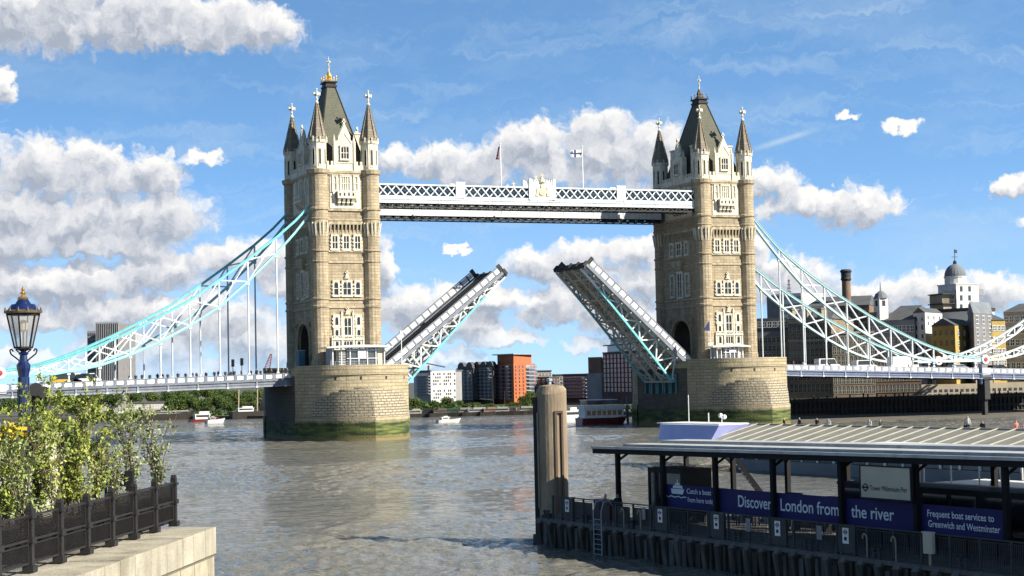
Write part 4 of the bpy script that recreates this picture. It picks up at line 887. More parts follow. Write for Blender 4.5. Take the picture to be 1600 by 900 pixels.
M['yellow'] = mat('yellow_paint', (.75,.48,.03), .4)
van(1293, 566, 3, 5.6, 2.5, 'white', 'van', 'white van nearest the right tower on the right approach span', 'van')
van(1351, 567, 3, 5.4, 2.3, 'white', 'van', 'white van in the middle of the right approach span', 'van')
van(1411, 565, 3, 7.0, 3.3, 'white', 'lorry', 'white box lorry on the right approach span, left of the red medallions', 'lorry', True)
van(1497, 570, 3, 4.6, 1.7, 'pale_steel', 'car', 'pale car on the right approach span close to the near red medallion', 'car')
van(1560, 572, 3, 4.6, 1.75, 'coat_black', 'car', 'black car right of the near red medallion on the right approach span', 'car')
van(103, 592, 2, 5.6, 2.6, 'yellow', 'van', 'yellow van behind the left suspension chain', 'van')
van(137, 590, 2, 5.4, 2.2, 'white', 'van', 'white van beside the yellow one on the left approach span', 'van')
for i, u in enumerate((364, 378)):
    p = at(u, 585, -6.5); t = thing('traffic_light', ['left','right'][i]+' one of two black traffic lights standing above the left approach span', 'traffic light', (p.x,-6.5,-2.1), group='traffic lights on the left span')
    m = MB(); m.tube((0,0,0),(0,0,3.0),.07,n=6); m.build('pole', 'black', t); m = MB(); m.box(-.25,.25,-.2,.2,2.6+.2*i,4.0+.2*i)
    for k in range(3): m.box(-.3,.3,-.5,-.2,2.95+.2*i+k*.4,3.02+.2*i+k*.4)
    m.build('signal_head', 'black', t)
# ---------------------------------------------------------------- buildings
B = lambda n, c, c2=None, **k: M.setdefault(n, mat(n, c, .85, c2, .35, **k))
B('brick_dark', (.095,.065,.05), (.055,.04,.034)); B('brick_red', (.50,.155,.055), (.40,.12,.045)); B('brick_brown', (.24,.15,.10), (.15,.10,.07)); B('render_white', (.74,.74,.72), (.66,.66,.64))
B('render_grey', (.34,.34,.35), (.27,.27,.28)); B('stock_brick', (.27,.21,.135), (.18,.14,.095)); B('stock_pale', (.42,.36,.26), (.32,.27,.2)); B('ochre', (.52,.36,.09), (.42,.29,.08)); B('roof_grey', (.11,.115,.125), (.075,.08,.09))
B('tower_grey', (.22,.21,.21), (.17,.165,.17)); B('dark_timber', (.035,.030,.026), (.018,.016,.014)); B('beige', (.38,.32,.24), (.30,.25,.19)); B('lead', (.20,.22,.25), (.14,.16,.18))
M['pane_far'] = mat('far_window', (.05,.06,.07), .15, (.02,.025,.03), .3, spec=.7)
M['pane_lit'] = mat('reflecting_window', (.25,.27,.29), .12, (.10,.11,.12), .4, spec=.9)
def V2(p): return Vector((p.x, p.y))
def quad(uL, YL, uM, YM, uR=None, YR=None, dep=18):
    a, b = V2(at(uL, 600, YL)), V2(at(uM, 600, YM))
    if uR is None: d = (b-a).normalized(); n = Vector((-d.y, d.x))*dep; return [a, b, b+n, a+n]
    c = V2(at(uR, 600, YR)); return [a, b, c, a+c-b]
def hz(u, v, Y): return at(u, v, Y).z
def wall(par, name, q, z0, z1, mt, top=None):
    m = MB(); m.prism([tuple(p) for p in q], z0, z1, 0, 1 if top else None); return m.build(name, [mt]+([top] if top else []), par)
def wins(par, a, b, z0, z1, cols, rows, ww, wh, frame='white', pane='pane_far', arch=False, rail=False, name='window', skip=None, proud=.12):
    d = (b-a); L = d.length; d = d.normalized(); rz = atan2(d.y, d.x); first = None; ww = min(ww, .72*L/cols); wh = min(wh, .62*(z1-z0)/rows)
    for i in range(cols):
        for j in range(rows):
            if skip and skip(i, j): continue
            x = L*(i+.5)/cols; z = z0+(z1-z0)*(j+.5)/rows; p = a+d*x
            if first is None:
                m = MB(); w, h, f = ww/2, wh/2, .12
                m.box(-w, w, -.06, .02, -h, h, 1)
                if arch: m.lathe([(0,0),(w,0),(w,.08),(0,.08)], 12, (0,0,0), 1) if False else m.poly([(w*cos(pi*k/8), -.06, h+w*sin(pi*k/8)) for k in range(9)], 1)
                if frame:
                    m.box(-w-f, -w, -proud, .02, -h-f, h+f, 0); m.box(w, w+f, -proud, .02, -h-f, h+f, 0); m.box(-w, w, -proud, .02, -h-f, -h, 0); m.box(-.05, .05, -proud+.02, .02, -h, h, 0); m.box(-w, w, -proud+.02, .02, -.05, .05, 0)
                    if not arch: m.box(-w, w, -proud, .02, h, h+f, 0)
                if rail:
                    m.box(-w-.35, w+.35, -1.3, .02, -h-.3, -h-.12, 2); m.box(-w-.35, w+.35, -1.3, -1.24, -h+.85, -h+.93, 2)
                    k = -w-.3
                    while k < w+.35: m.box(k-.025, k+.025, -1.29, -1.25, -h-.12, -h+.85, 2); k += .35
                first = m.build(name, [frame or pane, pane, 'pale_steel'], par); first.location = (p.x, p.y, z); first.rotation_euler = (0,0,rz)
            else: inst(first, par, (p.x, p.y, z), rz)
def bthing(label, cat='building', name='building', group=None): return thing(name, label, cat, (0,0,0), group=group)
def parapet_roof(par, q, z, mt='roof_grey', o=.5, h=.5, name='roof'):
    c = sum(q, Vector((0,0)))/len(q); m = MB(); m.prism([tuple(c+(p-c)*(1+o/((p-c).length))) for p in q], z, z+h); return m.build(name, mt, par)
def gabled(par, q, z0, z1, mt='roof_grey', o=.3, name='roof', axis=0, hip=0):
    # ridge runs along the q0-q1 edge (axis 0) or along q1-q2 (axis 1)
    p = q if axis == 0 else q[1:]+q[:1]; c = sum(p, Vector((0,0)))/4; p = [c+(x-c)*(1+o/(x-c).length) for x in p]
    r0, r1 = (p[0]+p[3])/2, (p[1]+p[2])/2; r0, r1 = r0+(r1-r0)*hip, r1+(r0-r1)*hip
    A = [(x.x, x.y, z0) for x in p]; R0, R1 = (r0.x, r0.y, z1), (r1.x, r1.y, z1); m = MB()
    m.poly([A[0],A[1],R1,R0]); m.poly([A[2],A[3],R0,R1]); m.poly([A[1],A[2],R1]); m.poly([A[3],A[0],R0]); m.poly(A[::-1])
    return m.build(name, mt, par)
G0 = -12.6
# far left tower blocks
Y = 900
q = quad(137, Y, 150, Y-1, dep=25); t = bthing('lower grey tower block on the skyline left, behind the left chain', name='tower_block'); z1 = hz(143, 517, Y); wall(t, 'wall', q, G0, z1, 'tower_grey'); wins(t, q[0], q[1], z1-40, z1-1, 4, 12, 1.6, 2.0, None, 'pane_far')
q = quad(151, Y-20, 185.5, Y-30, dep=25); t = bthing('taller grey tower block with vertical piers on the skyline left', name='tower_block'); z1 = hz(168, 506, Y-20); wall(t, 'wall', q, G0, z1, 'tower_grey')
m = MB(); d = (q[1]-q[0]); 
for k in range(13): p = q[0]+d*k/12; m.box(p.x-.35, p.x+.35, p.y-.9, p.y, G0, z1+1.4)
m.build('facade_pier', 'render_grey', t); wins(t, q[0], q[1], z1-46, z1-1, 6, 14, 3.0, 2.1, None, 'pane_far')
# low buildings on the left bank
def plain(u0, u1, v, Y, dep, mt, label, cols, rows, roof=None, fr='white', ww=1.1, wh=1.4, vb=None, **k):
    q = quad(u0, Y, u1, Y-2, dep=dep); t = bthing(label); z1 = hz((u0+u1)/2, v, Y); z0 = G0 if vb is None else hz((u0+u1)/2, vb, Y)
    wall(t, 'wall', q, G0, z1, mt); wins(t, q[0], q[1], z0+.8, z1-.5, cols, rows, ww, wh, fr, **k)
    if roof == 'gable': gabled(t, q, z1, z1+4)
    else: parapet_roof(t, q, z1, 'roof_grey', .4, .4)
    return t
plain(148, 196, 626, 330, 20, 'brick_brown', 'low brown brick building on the left bank under the bridge deck', 9, 3, 'gable')
plain(196, 258, 630, 340, 20, 'beige', 'long beige building on the left bank beyond the shrubs', 14, 3, None)
plain(276, 300, 617, 420, 14, 'render_white', 'small white building among the trees on the left bank', 5, 2)
plain(300, 345, 612, 560, 14, 'render_grey', 'far grey flat roofed building above the left bank trees', 8, 2)
plain(92, 140, 618, 380, 20, 'beige', 'pale building on the left bank behind the lamp post shrubs', 8, 3)
# middle: white block
q = quad(651, 246, 673, 240, dep=16); t = bthing('dark glazed end block left of the white apartment building'); z1 = hz(662, 581, 243); wall(t, 'wall', q, G0, z1, 'render_grey'); wins(t, q[0], q[1], G0+5, z1-.5, 4, 7, 3.2, 1.6, None, 'pane_far', rail=True); parapet_roof(t, q, z1)
q = quad(673, 240, 712, 240.4, dep=16); t = bthing('white apartment building with scattered slot windows'); z1 = hz(690, 579, 240); wall(t, 'wall', q, G0, z1, 'render_white')
wins(t, q[0], q[1], G0+3, z1-.6, 12, 8, .42, 1.25, None, 'pane_far', skip=lambda i, j: (i*7+j*5+i*j) % 5 in (0, 3))
# crane boom over the white block
t = thing('tower_crane', 'thin dark crane jib over the white apartment building', 'crane', at(670, 600, 420)); m = MB(); h = hz(670, 571, 420)-at(670,600,420).z; m.beam((0,0,-12), (0,0,h), .7, .7); m.build('mast', 'steel_dark', t); m = MB(); m.beam((-2,0,h+1.2), (8,0,h-.9), .5, .5); m.build('jib', 'steel_dark', t)
def terrace(uL, YL, uM, YM, uR, YR, vt, mL, mR, label, cL, cR, rows, vaults=0, railL=True, fr=None):
    q = quad(uL, YL, uM, YM, uR, YR); t = bthing(label); z1 = hz(uM, vt, YM); wall(t, 'wall', q, G0, z1, mR)
    wins(t, q[0], q[1], G0+2, z1-.3, cL, rows, 1.4, 1.6, fr, 'pane_far', rail=railL); 
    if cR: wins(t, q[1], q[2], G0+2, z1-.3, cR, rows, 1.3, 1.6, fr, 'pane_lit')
    parapet_roof(t, q, z1, 'roof_grey', .3, .3)
    if vaults:
        for k in range(vaults):
            a = q[0]+(q[1]-q[0])*(k+.1)/vaults; b = q[0]+(q[1]-q[0])*(k+.9)/vaults; n = (q[3]-q[0])*.8; m = MB(); r = (b-a).length/2; c = (a+b)/2; d = (b-a).normalized()
            P = [c+d*(r*cos(pi*j/8)) for j in range(9)]; Zs = [z1+.3+r*.75*sin(pi*j/8) for j in range(9)]
            for j in range(8): m.poly([(P[j].x,P[j].y,Zs[j]),(P[j+1].x,P[j+1].y,Zs[j+1]),(P[j+1].x+n.x,P[j+1].y+n.y,Zs[j+1]),(P[j].x+n.x,P[j].y+n.y,Zs[j])])
            m.poly([(p.x,p.y,z) for p, z in zip(P, Zs)]); m.build('roof_vault', 'roof_grey', t)
    return t
terrace(706, 318, 716, 300, 724, 305, 601, 'brick_dark', 'brick_dark', 'low dark brick block at the left end of the riverside terrace', 2, 2, 6)
terrace(714, 300, 740, 285, 748, 292, 576, 'brick_dark', 'brick_dark', 'dark brick apartment block with two vaulted roofs', 4, 2, 8, 2, fr='render_grey')
terrace(740, 292, 771, 276, 779, 284, 572, 'brick_dark', 'brick_dark', 'dark brick apartment block with balconies left of the orange one', 5, 2, 9, 3, fr='render_grey')
# orange brick block
q = quad(772, 285, 803, 268, 837, 285); t = bthing('tall orange red brick apartment block with a flat oversailing roof'); z1 = hz(803, 568, 268); wall(t, 'wall', q, G0, z1, 'brick_red')
wins(t, q[0], q[1], G0+2, z1-.5, 3, 9, 2.0, 1.7, 'render_grey', 'pane_far', rail=True)
mid = q[1]+(q[2]-q[1])*.5
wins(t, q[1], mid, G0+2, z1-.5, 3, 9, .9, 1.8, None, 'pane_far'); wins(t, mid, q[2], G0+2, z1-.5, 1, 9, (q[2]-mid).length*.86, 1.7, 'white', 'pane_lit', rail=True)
ctr = sum(q, Vector((0,0)))/4; q2 = [ctr+(p-ctr)*.82 for p in q]; wall(t, 'penthouse', q2, z1, z1+3.4, 'brick_red'); parapet_roof(t, q2, z1+3.4, 'pale_steel', 2.2, .35)
plain(836, 862, 580, 330, 18, 'beige', 'pale far block with flat roof right of the orange building', 5, 6)
terrace(838, 290, 858, 276, 874, 284, 590, 'brick_dark', 'brick_dark', 'brown brick block behind the wooden pile', 3, 3, 6, fr=None)
plain(868, 892, 586, 310, 16, 'stock_pale', 'pale stone block with small dark penthouse right of the wooden pile', 4, 5)
q = quad(880, 275, 918, 262, dep=16); t = bthing('dark brick block with balconies left of the grey windowless wall'); z1 = hz(900, 586, 268); wall(t, 'wall', q, G0, z1, 'brick_dark'); wins(t, q[0], q[1], G0+2, z1-.4, 7, 6, 1.4, 1.5, 'render_grey', 'pane_far', rail=True); parapet_roof(t, q, z1)
q = quad(917, 250, 940, 244, dep=12); t = bthing('grey windowless wall block with brown upper storey beside the curved roof building'); za = hz(928, 583, 247); z1 = hz(928, 558, 247); wall(t, 'wall', q, G0, za, 'render_grey'); wall(t, 'upper_storey', [q[0]+(q[1]-q[0])*.12, q[1], q[2], q[3]+(q[2]-q[3])*.12], za, z1, 'brick_brown')
q = quad(943, 240, 1012, 196, dep=26); t = bthing('modern riverside block with a grid of white windows and curved roof deck'); z1 = hz(950, 552, 240); wall(t, 'wall', q, G0, z1, 'brick_dark')
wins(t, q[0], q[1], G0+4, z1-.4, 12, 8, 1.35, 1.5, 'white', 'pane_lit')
q3 = [q[0]+(q[1]-q[0])*-.12, q[1], q[2], q[3]]; m = MB()
for k, (z, o) in enumerate(((z1, .3), (z1+2.6, 1.2), (z1+5.0, -.4))):
    c = sum(q, Vector((0,0)))/4; Q = [c+(p-c)*(1+(o-k*1.3)/(p-c).length) for p in q]; m.prism([tuple(p) for p in Q], z, z+.35); 
    if k < 2: c2 = [c+(p-c)*(1+(-2.2-k*1.5)/(p-c).length) for p in q]; m.prism([tuple(p) for p in c2], z+.35, z+2.7, 1)
m.build('roof_deck', ['roof_grey', 'pane_far'], t)
# ---- right bank, behind the right approach span
t = bthing('far white tower block seen through the right chains', name='tower_block'); q = quad(1209, 520, 1256, 500, dep=20); z1 = hz(1232, 459, 510); wall(t, 'wall', q, G0, z1, 'render_white'); wins(t, q[0]+(q[1]-q[0])*.3, q[1], G0+20, z1-.5, 9, 8, 1.5, 1.7, None, 'pane_far'); wall(t, 'dark_flank', [q[0]+Vector((0,-.3)), q[0]+(q[1]-q[0])*.25+Vector((0,-.3)), q[0]+(q[1]-q[0])*.25+Vector((0,5)), q[0]+Vector((0,5))], G0, z1-1, 'tower_grey')
t = thing('communications_mast', 'lattice antenna mast on the skyline right of the right tower', 'mast', at(1233, 459, 505)); m = MB(); h = 8
for a in range(3): m.beam((.8*cos(a*2.09), .8*sin(a*2.09), 0), (.3*cos(a*2.09), .3*sin(a*2.09), h), .2, .2)
for k in range(4): m.box(-1.5+k*.2, 1.5-k*.2, -.2, .2, 1+k*2, 1.3+k*2)
m.build('lattice', 'steel_dark', t)
YB = 24
q = quad(1176, 52, 1234, 46, dep=20); t = bthing('long grey stone building with slate roof right of the right tower'); z1 = hz(1205, 517, 48); wall(t, 'wall', q, -13.4, z1, 'tower_grey'); wins(t, q[0], q[1], -2, z1-1.2, 9, 4, .9, 1.5, 'stock_pale'); 
wall(t, 'attic', [q[0]+(q[1]-q[0])*.02, q[1], q[2], q[3]], z1, z1+3.2, 'roof_grey'); wins(t, q[0]+Vector((0,-.1)), q[1]+Vector((0,-.1)), z1+.4, z1+2.8, 7, 1, .9, 1.3, 'white', name='dormer')
q = quad(1234, 44, 1302, 36, dep=22); t = bthing('brown stock brick warehouse with stone cornice behind the right chains'); z1 = hz(1268, 500, 40); wall(t, 'wall', q, -13.4, z1, 'stock_brick'); m = MB(); d = (q[1]-q[0]); n = Vector((d.y,-d.x)).normalized()*.5
m.prism([tuple(p) for p in (q[0]+n, q[1]+n, q[1], q[0])], z1-.8, z1+.2); m.prism([tuple(p) for p in (q[0]+n*.6, q[1]+n*.6, q[1], q[0])], z1-5.2, z1-4.8); m.build('cornice', 'stock_pale', t)
wins(t, q[0], q[1], -8.5, z1-1, 10, 6, 1.0, 1.5, 'stock_pale', 'pane_far', arch=True); gabled(t, q, z1+.2, z1+3.5, hip=.15)
for k in range(3):
    p = q[0]+d*(k+.5)/3+n; m = MB(); m.box(p.x-.8, p.x+.8, p.y-.5, p.y+1.5, z1+.3, z1+2.6); m.box(p.x-1, p.x+1, p.y-.7, p.y+1.7, z1+2.6, z1+2.8); m.build('dormer', 'stock_pale', t)
q = quad(1262, 74, 1362, 62, dep=24); t = bthing('wide dark roofed brewery building below the tall chimney'); z1 = hz(1310, 478, 68); wall(t, 'wall', q, -13.4, z1, 'brick_brown'); gabled(t, q, z1, z1+3.0, hip=.1); wins(t, q[0], q[1], 4, z1-.8, 12, 3, 1.2, 1.8, 'stock_pale', 'pane_far')
p = at(1323, 470, 70); t = thing('chimney_stack', 'tall round brick chimney with dark cap on the right skyline', 'chimney', (p.x, 70, G0)); zc = hz(1323, 421, 70)-G0; m = MB(); m.lathe([(1.45,0),(1.15,zc-3.2)], 20); m.build('shaft', 'brick_brown', t, smooth=False); m = MB(); m.lathe([(1.15,zc-3.2),(1.45,zc-2.6),(1.3,zc-2.2),(1.3,zc-1),(1.6,zc-.5),(1.2,zc),(0,zc)], 20); m.build('cap', 'steel_dark', t)
q = quad(1302, 34, 1368, 30, dep=20); t = bthing('long stock brick wharf building with arched ground floor'); z1 = hz(1335, 521, 32); wall(t, 'wall', q, -13.4, z1, 'stock_brick'); wins(t, q[0], q[1], -8.8, z1-.6, 10, 6, 1.1, 1.5, 'stock_pale', 'pane_far', arch=True); parapet_roof(t, q, z1, 'stock_pale', .3, .5)
q = quad(1360, 52, 1432, 42, dep=20); t = bthing('grey slate roofed building with a small cupola'); z1 = hz(1396, 500, 46); wall(t, 'wall', q, -13.4, z1, 'render_grey'); wins(t, q[0], q[1], -3, z1-.8, 11, 4, 1.0, 1.5, 'white', 'pane_far'); gabled(t, [q[0]+(q[1]-q[0])*.3, q[1], q[2], q[3]+(q[2]-q[3])*.3], z1, hz(1400, 477, 50), hip=.18)
wall(t, 'raised_block', [q[0], q[0]+(q[1]-q[0])*.3, q[3]+(q[2]-q[3])*.3, q[3]], z1, z1+2.2, 'brick_brown')
p = at(1376.5, 480, 50); m = MB(); s0 = hz(1376, 482, 50); m.T = Matrix.Translation((p.x, 50, s0)); m.box(-1.3,1.3,-1.3,1.3,-3,2.6); co_ = m.build('cupola', 'render_white', t); m2 = MB(m.T); m2.lathe([(1.9,2.6),(1.7,2.9),(1.3,3.8),(.5,4.4),(.15,4.6),(.1,6.6),(0,7)], 10); m2.build('cupola_roof', 'lead', co_); m2 = MB(m.T); m2.box(-.45,.45,-1.36,-1.3,.6,2.0); m2.box(-1.36,-1.3,-.45,.45,.6,2.0); m2.build('cupola_window', 'dark', co_)
q = quad(1366, 32, 1440, 26, dep=14); t = bthing('low red brown arcade building under the right approach span'); z1 = hz(1400, 560, 30); wall(t, 'wall', q, -13.4, z1, 'brick_brown'); wins(t, q[0], q[1], -8.8, z1-.6, 13, 3, 1.0, 1.5, 'stock_pale', 'pane_far', arch=True)
# white gabled house
q = quad(1430, 44, 1449, 38, 1476, 47); t = bthing('white gabled warehouse left of the domed tower'); z1 = hz(1449, 488, 38); wall(t, 'wall', q, -13.4, z1, 'render_white'); gabled(t, q, z1, hz(1441, 480, 40), axis=1, o=.2); wins(t, q[0], q[1], -2.5, z1-.3, 2, 6, .8, 1.1, None, 'pane_far'); wins(t, q[1], q[2], 8, z1-.5, 3, 2, .8, 1.1, None, 'pane_far')
# domed tower
YD = 60; p = at(1494, 470, YD); t = thing('domed_tower', 'white brewhouse tower with a grey dome and weather vane on the right skyline', 'tower', (p.x, YD, G0)); z = lambda v: hz(1494, v, YD)-G0
m = MB(); m.lathe([(2.9,z(520)),(2.9,z(434)),(3.1,z(433.5)),(3.1,z(432))], 16); m.build('drum', 'render_white', t)
m = MB(); r = 2.9; m.lathe([(r*1.08,z(432))]+[(r*cos(pi/2*k/7), z(432)+3.4*sin(pi/2*k/7)) for k in range(8)], 20); do = m.build('dome', 'lead', t, smooth=True)
m = MB(); m.lathe([(.5,z(432)+3.2),(.5,z(432)+3.9),(.25,z(432)+4.3),(.09,z(432)+4.4),(.07,z(432)+7.4),(0,z(432)+7.5)], 8); m.box(-.9,.9,-.06,.06,z(432)+5.2,z(432)+5.35); m.box(-.1,.8,-.05,.05,z(432)+6.3,z(432)+7.2); m.build('weather_vane', 'steel_dark', do)
m = MB(); x0 = at(1491, 470, YD-3).x-p.x; x1 = at(1526, 470, YD-3).x-p.x; m.box(x0, x1, -4, 4, 0, z(446)); m.box(x0-.2, x1+.2, -4.2, 4.2, z(446), z(446)+.3); bo = m.build('tower_block', 'render_white', t)
m = MB()
for k, (u, v) in enumerate([(1502,452),(1515,452),(1502,466),(1515,466),(1502,480),(1515,480)]): xx = at(u, v, YD-4).x-p.x; m = MB(); m.box(xx-.4, xx+.4, -4.06, -4.0, z(v)-.8, z(v)+.6); m.build('window', 'pane_far', t)
m = MB(); xa = at(1463, 470, YD).x-p.x; m.box(xa, x0, -3, 3, 0, z(476)); m.box(xa, x0, -2.6, 3, z(476), z(459)); m.build('side_block', 'stock_pale', t)
m = MB()
for zz in (z(476), z(461)):
    m.box(xa-.6, x0+.3, -3.8, 3, zz, zz+.25); m.box(xa-.6, x0+.3, -3.8, -3.7, zz+1.2, zz+1.3)
    for k in range(12): xx = xa-.6+(x0-xa+.9)*k/11; m.box(xx-.05, xx+.05, -3.8, -3.7, zz+.2, zz+1.2)
m.build('balcony', 'steel_dark', t)
m = MB(); xb = at(1531, 460, YD).x-p.x; m.box(x1, xb+.3, -1.2, 0, z(462), z(452)); m.build('hoist_housing', 'render_grey', t)
q = quad(1470, 56, 1520, 46, dep=10); t = bthing('pale block with dark parapet at the foot of the domed tower'); z1 = hz(1495, 487, 50); wall(t, 'wall', q, -13.4, z1, 'render_white'); parapet_roof(t, q, z1, 'steel_dark', .3, .9)
# ochre building
q = quad(1459, 34, 1495, 25, 1524, 34); t = bthing('ochre yellow wharf house with a shallow gable'); z1 = hz(1495, 508, 26); wall(t, 'wall', q, -13.4, z1, 'ochre'); gabled(t, q, z1, hz(1500, 497, 30), axis=1, o=.5); wins(t, q[0], q[1], -3, z1-.4, 4, 4, .9, 1.2, None, 'pane_far'); wins(t, q[1], q[2], -3, z1-.6, 3, 4, .8, 1.2, 'white', 'pane_far')
q = quad(1516, 30, 1525, 24, 1554, 31); t = bthing('dark building with a glazed gable front between two ochre walls'); z1 = hz(1530, 490, 26); wall(t, 'wall', q, -13.4, z1, 'tower_grey'); gabled(t, q, z1, hz(1538, 471, 28), 'lead', axis=0 if False else 1, o=.3); wins(t, q[1], q[2], -1.5, z1, 3, 4, 1.5, 2.2, 'white', 'pane_far')
q = quad(1553, 30.3, 1574, 30, dep=12); t = bthing('narrow ochre house right of the glazed gable'); z1 = hz(1560, 500, 30); wall(t, 'wall', q, -13.4, z1, 'ochre'); gabled(t, q, z1, z1+1.8, axis=0); wins(t, q[0], q[1], -6, z1-.6, 3, 5, .8, 1.2, 'white', 'pane_far')
q = quad(1572, 48, 1640, 38, dep=18); t = bthing('pale building with grey roof at the right edge of the photo'); z1 = hz(1590, 487, 45); wall(t, 'wall', q, -13.4, z1, 'stock_pale'); gabled(t, q, z1, z1+2.4, hip=.1); wins(t, q[0], q[1], -4, z1-.4, 8, 5, 1.0, 1.5, 'white', 'pane_far')
q = quad(1594, 300, 1640, 290, dep=20); t = bthing('distant slim tower block at the right edge of the photo', name='tower_block'); z1 = hz(1598, 476, 300); wall(t, 'wall', q, G0, z1, 'tower_grey'); wins(t, q[0], q[1], 0, z1-.6, 6, 8, 1.8, 1.8, None, 'pane_far')
q = quad(1440, 26, 1640, 19, dep=10); t = bthing('long low buff stone wharf front under the right approach span'); z1 = hz(1500, 600, 22); wall(t, 'wall', q, -13.4, z1, 'stock_pale'); wins(t, q[0], q[1], -9.8, z1-1.0, 24, 2, .8, 1.0, None, 'pane_far')
# timber faced wharf wall standing on the foreshore
t = bthing('dark timber wharf wall with upright piles along the foreshore', 'wharf', 'wharf_wall')
a, b = Vector((97, 19)), Vector((200, 8)); d = (b-a); dn = d.normalized(); n = Vector((dn.y, -dn.x)); m = MB(); m.prism([tuple(p) for p in (a, b, b+Vector((0,9)), a+Vector((0,9)))], -14, -9.0); m.build('wall_face', 'dark_timber', t)
m = MB(); k = 0; rr = random.Random(5)
while k < d.length:
    p = a+dn*k+n*.15; m.tube((p.x,p.y,-14.2),(p.x,p.y,-8.9+rr.uniform(-.6,.9)),.22,.2,6); k += 1.15
m.build('fender_pile', 'dark_timber', t, ); tag(kids(t)[-1], kind='stuff')
m = MB(); 
for z_ in (-9.6, -11.6): m.beam((a.x+n.x*.4, a.y+n.y*.4, z_), (b.x+n.x*.4, b.y+n.y*.4, z_), .3, .35)
m.build('waling', 'dark_timber', t)
# pier-like jetty between the raised leaf and the bank
t = thing('jetty', 'dark river jetty behind the red and white tour boat', 'jetty', (0,0,0)); m = MB(); p0, p1 = at(884, 640, 120), at(995, 640, 95); m.beam((p0.x,p0.y,-11.6), (p1.x,p1.y,-11.6), 5, .5); m.build('deck', 'dark_timber', t)
m = MB()
for k in range(15): p = p0.lerp(p1, k/14); m.tube((p.x,p.y,-14),(p.x,p.y,-11.5),.3,n=6)
m.build('jetty_pile', 'dark_timber', t)
# ---------------------------------------------------------------- trees
def leafmat(n, c, c2): M[n] = mat(n, c, .75, c2, 1.3, lo=.38, hi=.62, spec=.2)
leafmat('leaf_green', (.10,.16,.04), (.055,.10,.025)); leafmat('leaf_mid', (.15,.20,.05), (.08,.12,.03)); M['bark'] = mat('bark', (.10,.075,.05), .9, (.06,.045,.03), 5)
def tree(name, label, p, h, r, seed, lm='leaf_green', n=3400, leaf=.62, group='trees on the far bank', squat=1.):
    R = random.Random(seed); t = thing(name, label, 'tree', p, group=group)
    m = MB(); m.tube((0,0,-.5), (0,0,h*.40), .05*h*.55, .028*h*.5, 7)
    bl = []
    for k in range(7):
        a = R.uniform(0, 2*pi); q = Vector((cos(a)*r*.5*R.random()**.5, sin(a)*r*.5*R.random()**.5, h*R.uniform(.34,.80))); bl.append((q, r*R.uniform(.38,.58))); m.tube((0,0,h*R.uniform(.12,.3)), q, .02*h*.5, .008*h, 5)
    m.build('trunk', 'bark', t); c = MB()
    for k in range(n):
        q, rr = R.choice(bl); d = Vector((R.gauss(0,1),R.gauss(0,1),R.gauss(0,1))).normalized()*rr*1.25*R.random()**.4; x = q+Vector((d.x,d.y,d.z*.8*squat)); s_ = leaf*R.uniform(.6,1.3)
        e1 = Vector((R.gauss(0,1),R.gauss(0,1),R.gauss(0,.7))).normalized()*s_; e2 = e1.cross(Vector((R.gauss(0,1),R.gauss(0,1),R.gauss(0,1)))).normalized()*s_*.7
        c.poly([x-e1*.5-e2*.2, x-e2*.5, x+e1*.5, x+e2*.5])
    c.build('crown', lm, t); return t
protos = []
R_ = random.Random(11)
def place(u, Y, h, k, label, group):
    q = at(u, 600, Y); z = G0+.2
    if len(protos) < 4: t = tree('tree', label, (q.x, Y, z), 10, 4.6, len(protos)+3, ['leaf_green','leaf_mid'][len(protos)%2], group=group); protos.append(t)
    else: t = dup(protos[k % 4], None, (q.x, Y, z), (0,0,R_.uniform(0,6.28)), label, group)
    t.scale = (max(h,5)/10, max(h,5)/10, h/10)
hh = lambda u, v, Y: hz(u, v, Y)-G0
for i, u in enumerate(range(266, 424, 12)): place(u, 222, hh(u, 619, 222)+R_.uniform(-.8,.6), i, 'round green tree, '+ORD[i]+' from the left in the clipped row along the left embankment', 'row of trees along the left embankment')
for i, u in enumerate((196, 214, 238, 262, 284, 306, 326, 346, 366, 386, 404, 424)): place(u, 420, hh(u, 607, 420)+R_.uniform(-2,1.5), i+1, 'larger tree, '+ORD[i]+' from the left on the rise behind the left embankment row', 'trees behind the left embankment')
TV = [(636,618),(648,622),(659,628),(668,634),(678,624),(688,630),(697,622),(706,628),(716,624),(728,632),(740,630),(752,633),(764,630),(777,634),(790,632),(806,628),(819,616),(829,612),(838,622)]
for i, (u, v) in enumerate(TV): place(u, 178, hh(u, v, 178), i, 'bushy tree, '+ORD[i]+' from the left pier in the greenery below the riverside apartments', 'trees below the riverside apartments')
for i, u in enumerate((14, 42, 70, 98, 126, 152, 176)): place(u, 300, hh(u, 612, 300)+R_.uniform(-1,1), i, 'tree on the left bank, '+ORD[i]+' from the left edge behind the foreground shrubs', 'trees behind the foreground shrubs')
t = bthing('continuous dark green undergrowth along the bank behind the barges', 'undergrowth', 'undergrowth'); tag(t, kind='stuff'); m = MB(); R = random.Random(31)
for (u0, u1, Y0, Y1, vt) in ((636, 850, 162, 178, 633), (150, 425, 214, 224, 641), (850, 1000, 152, 156, 640)):
    for k in range(5200):
        f = R.random(); u = u0+(u1-u0)*f; Y = Y0+(Y1-Y0)*R.random(); q = at(u, 600, Y); top = hh(u, vt, Y)*(.75+.35*sin(u*.21)*sin(u*.057+1)); x = Vector((q.x, Y, G0+max(.3, top)*R.random())); e1 = Vector((R.gauss(0,1),R.gauss(0,1),R.gauss(0,.7))).normalized()*R.uniform(.3,.7); e2 = e1.cross(Vector((R.gauss(0,1),R.gauss(0,1),R.gauss(0,1)))).normalized()*.4; m.poly([x-e1,x-e2,x+e1,x+e2])
m.build('foliage', 'leaf_green', t)
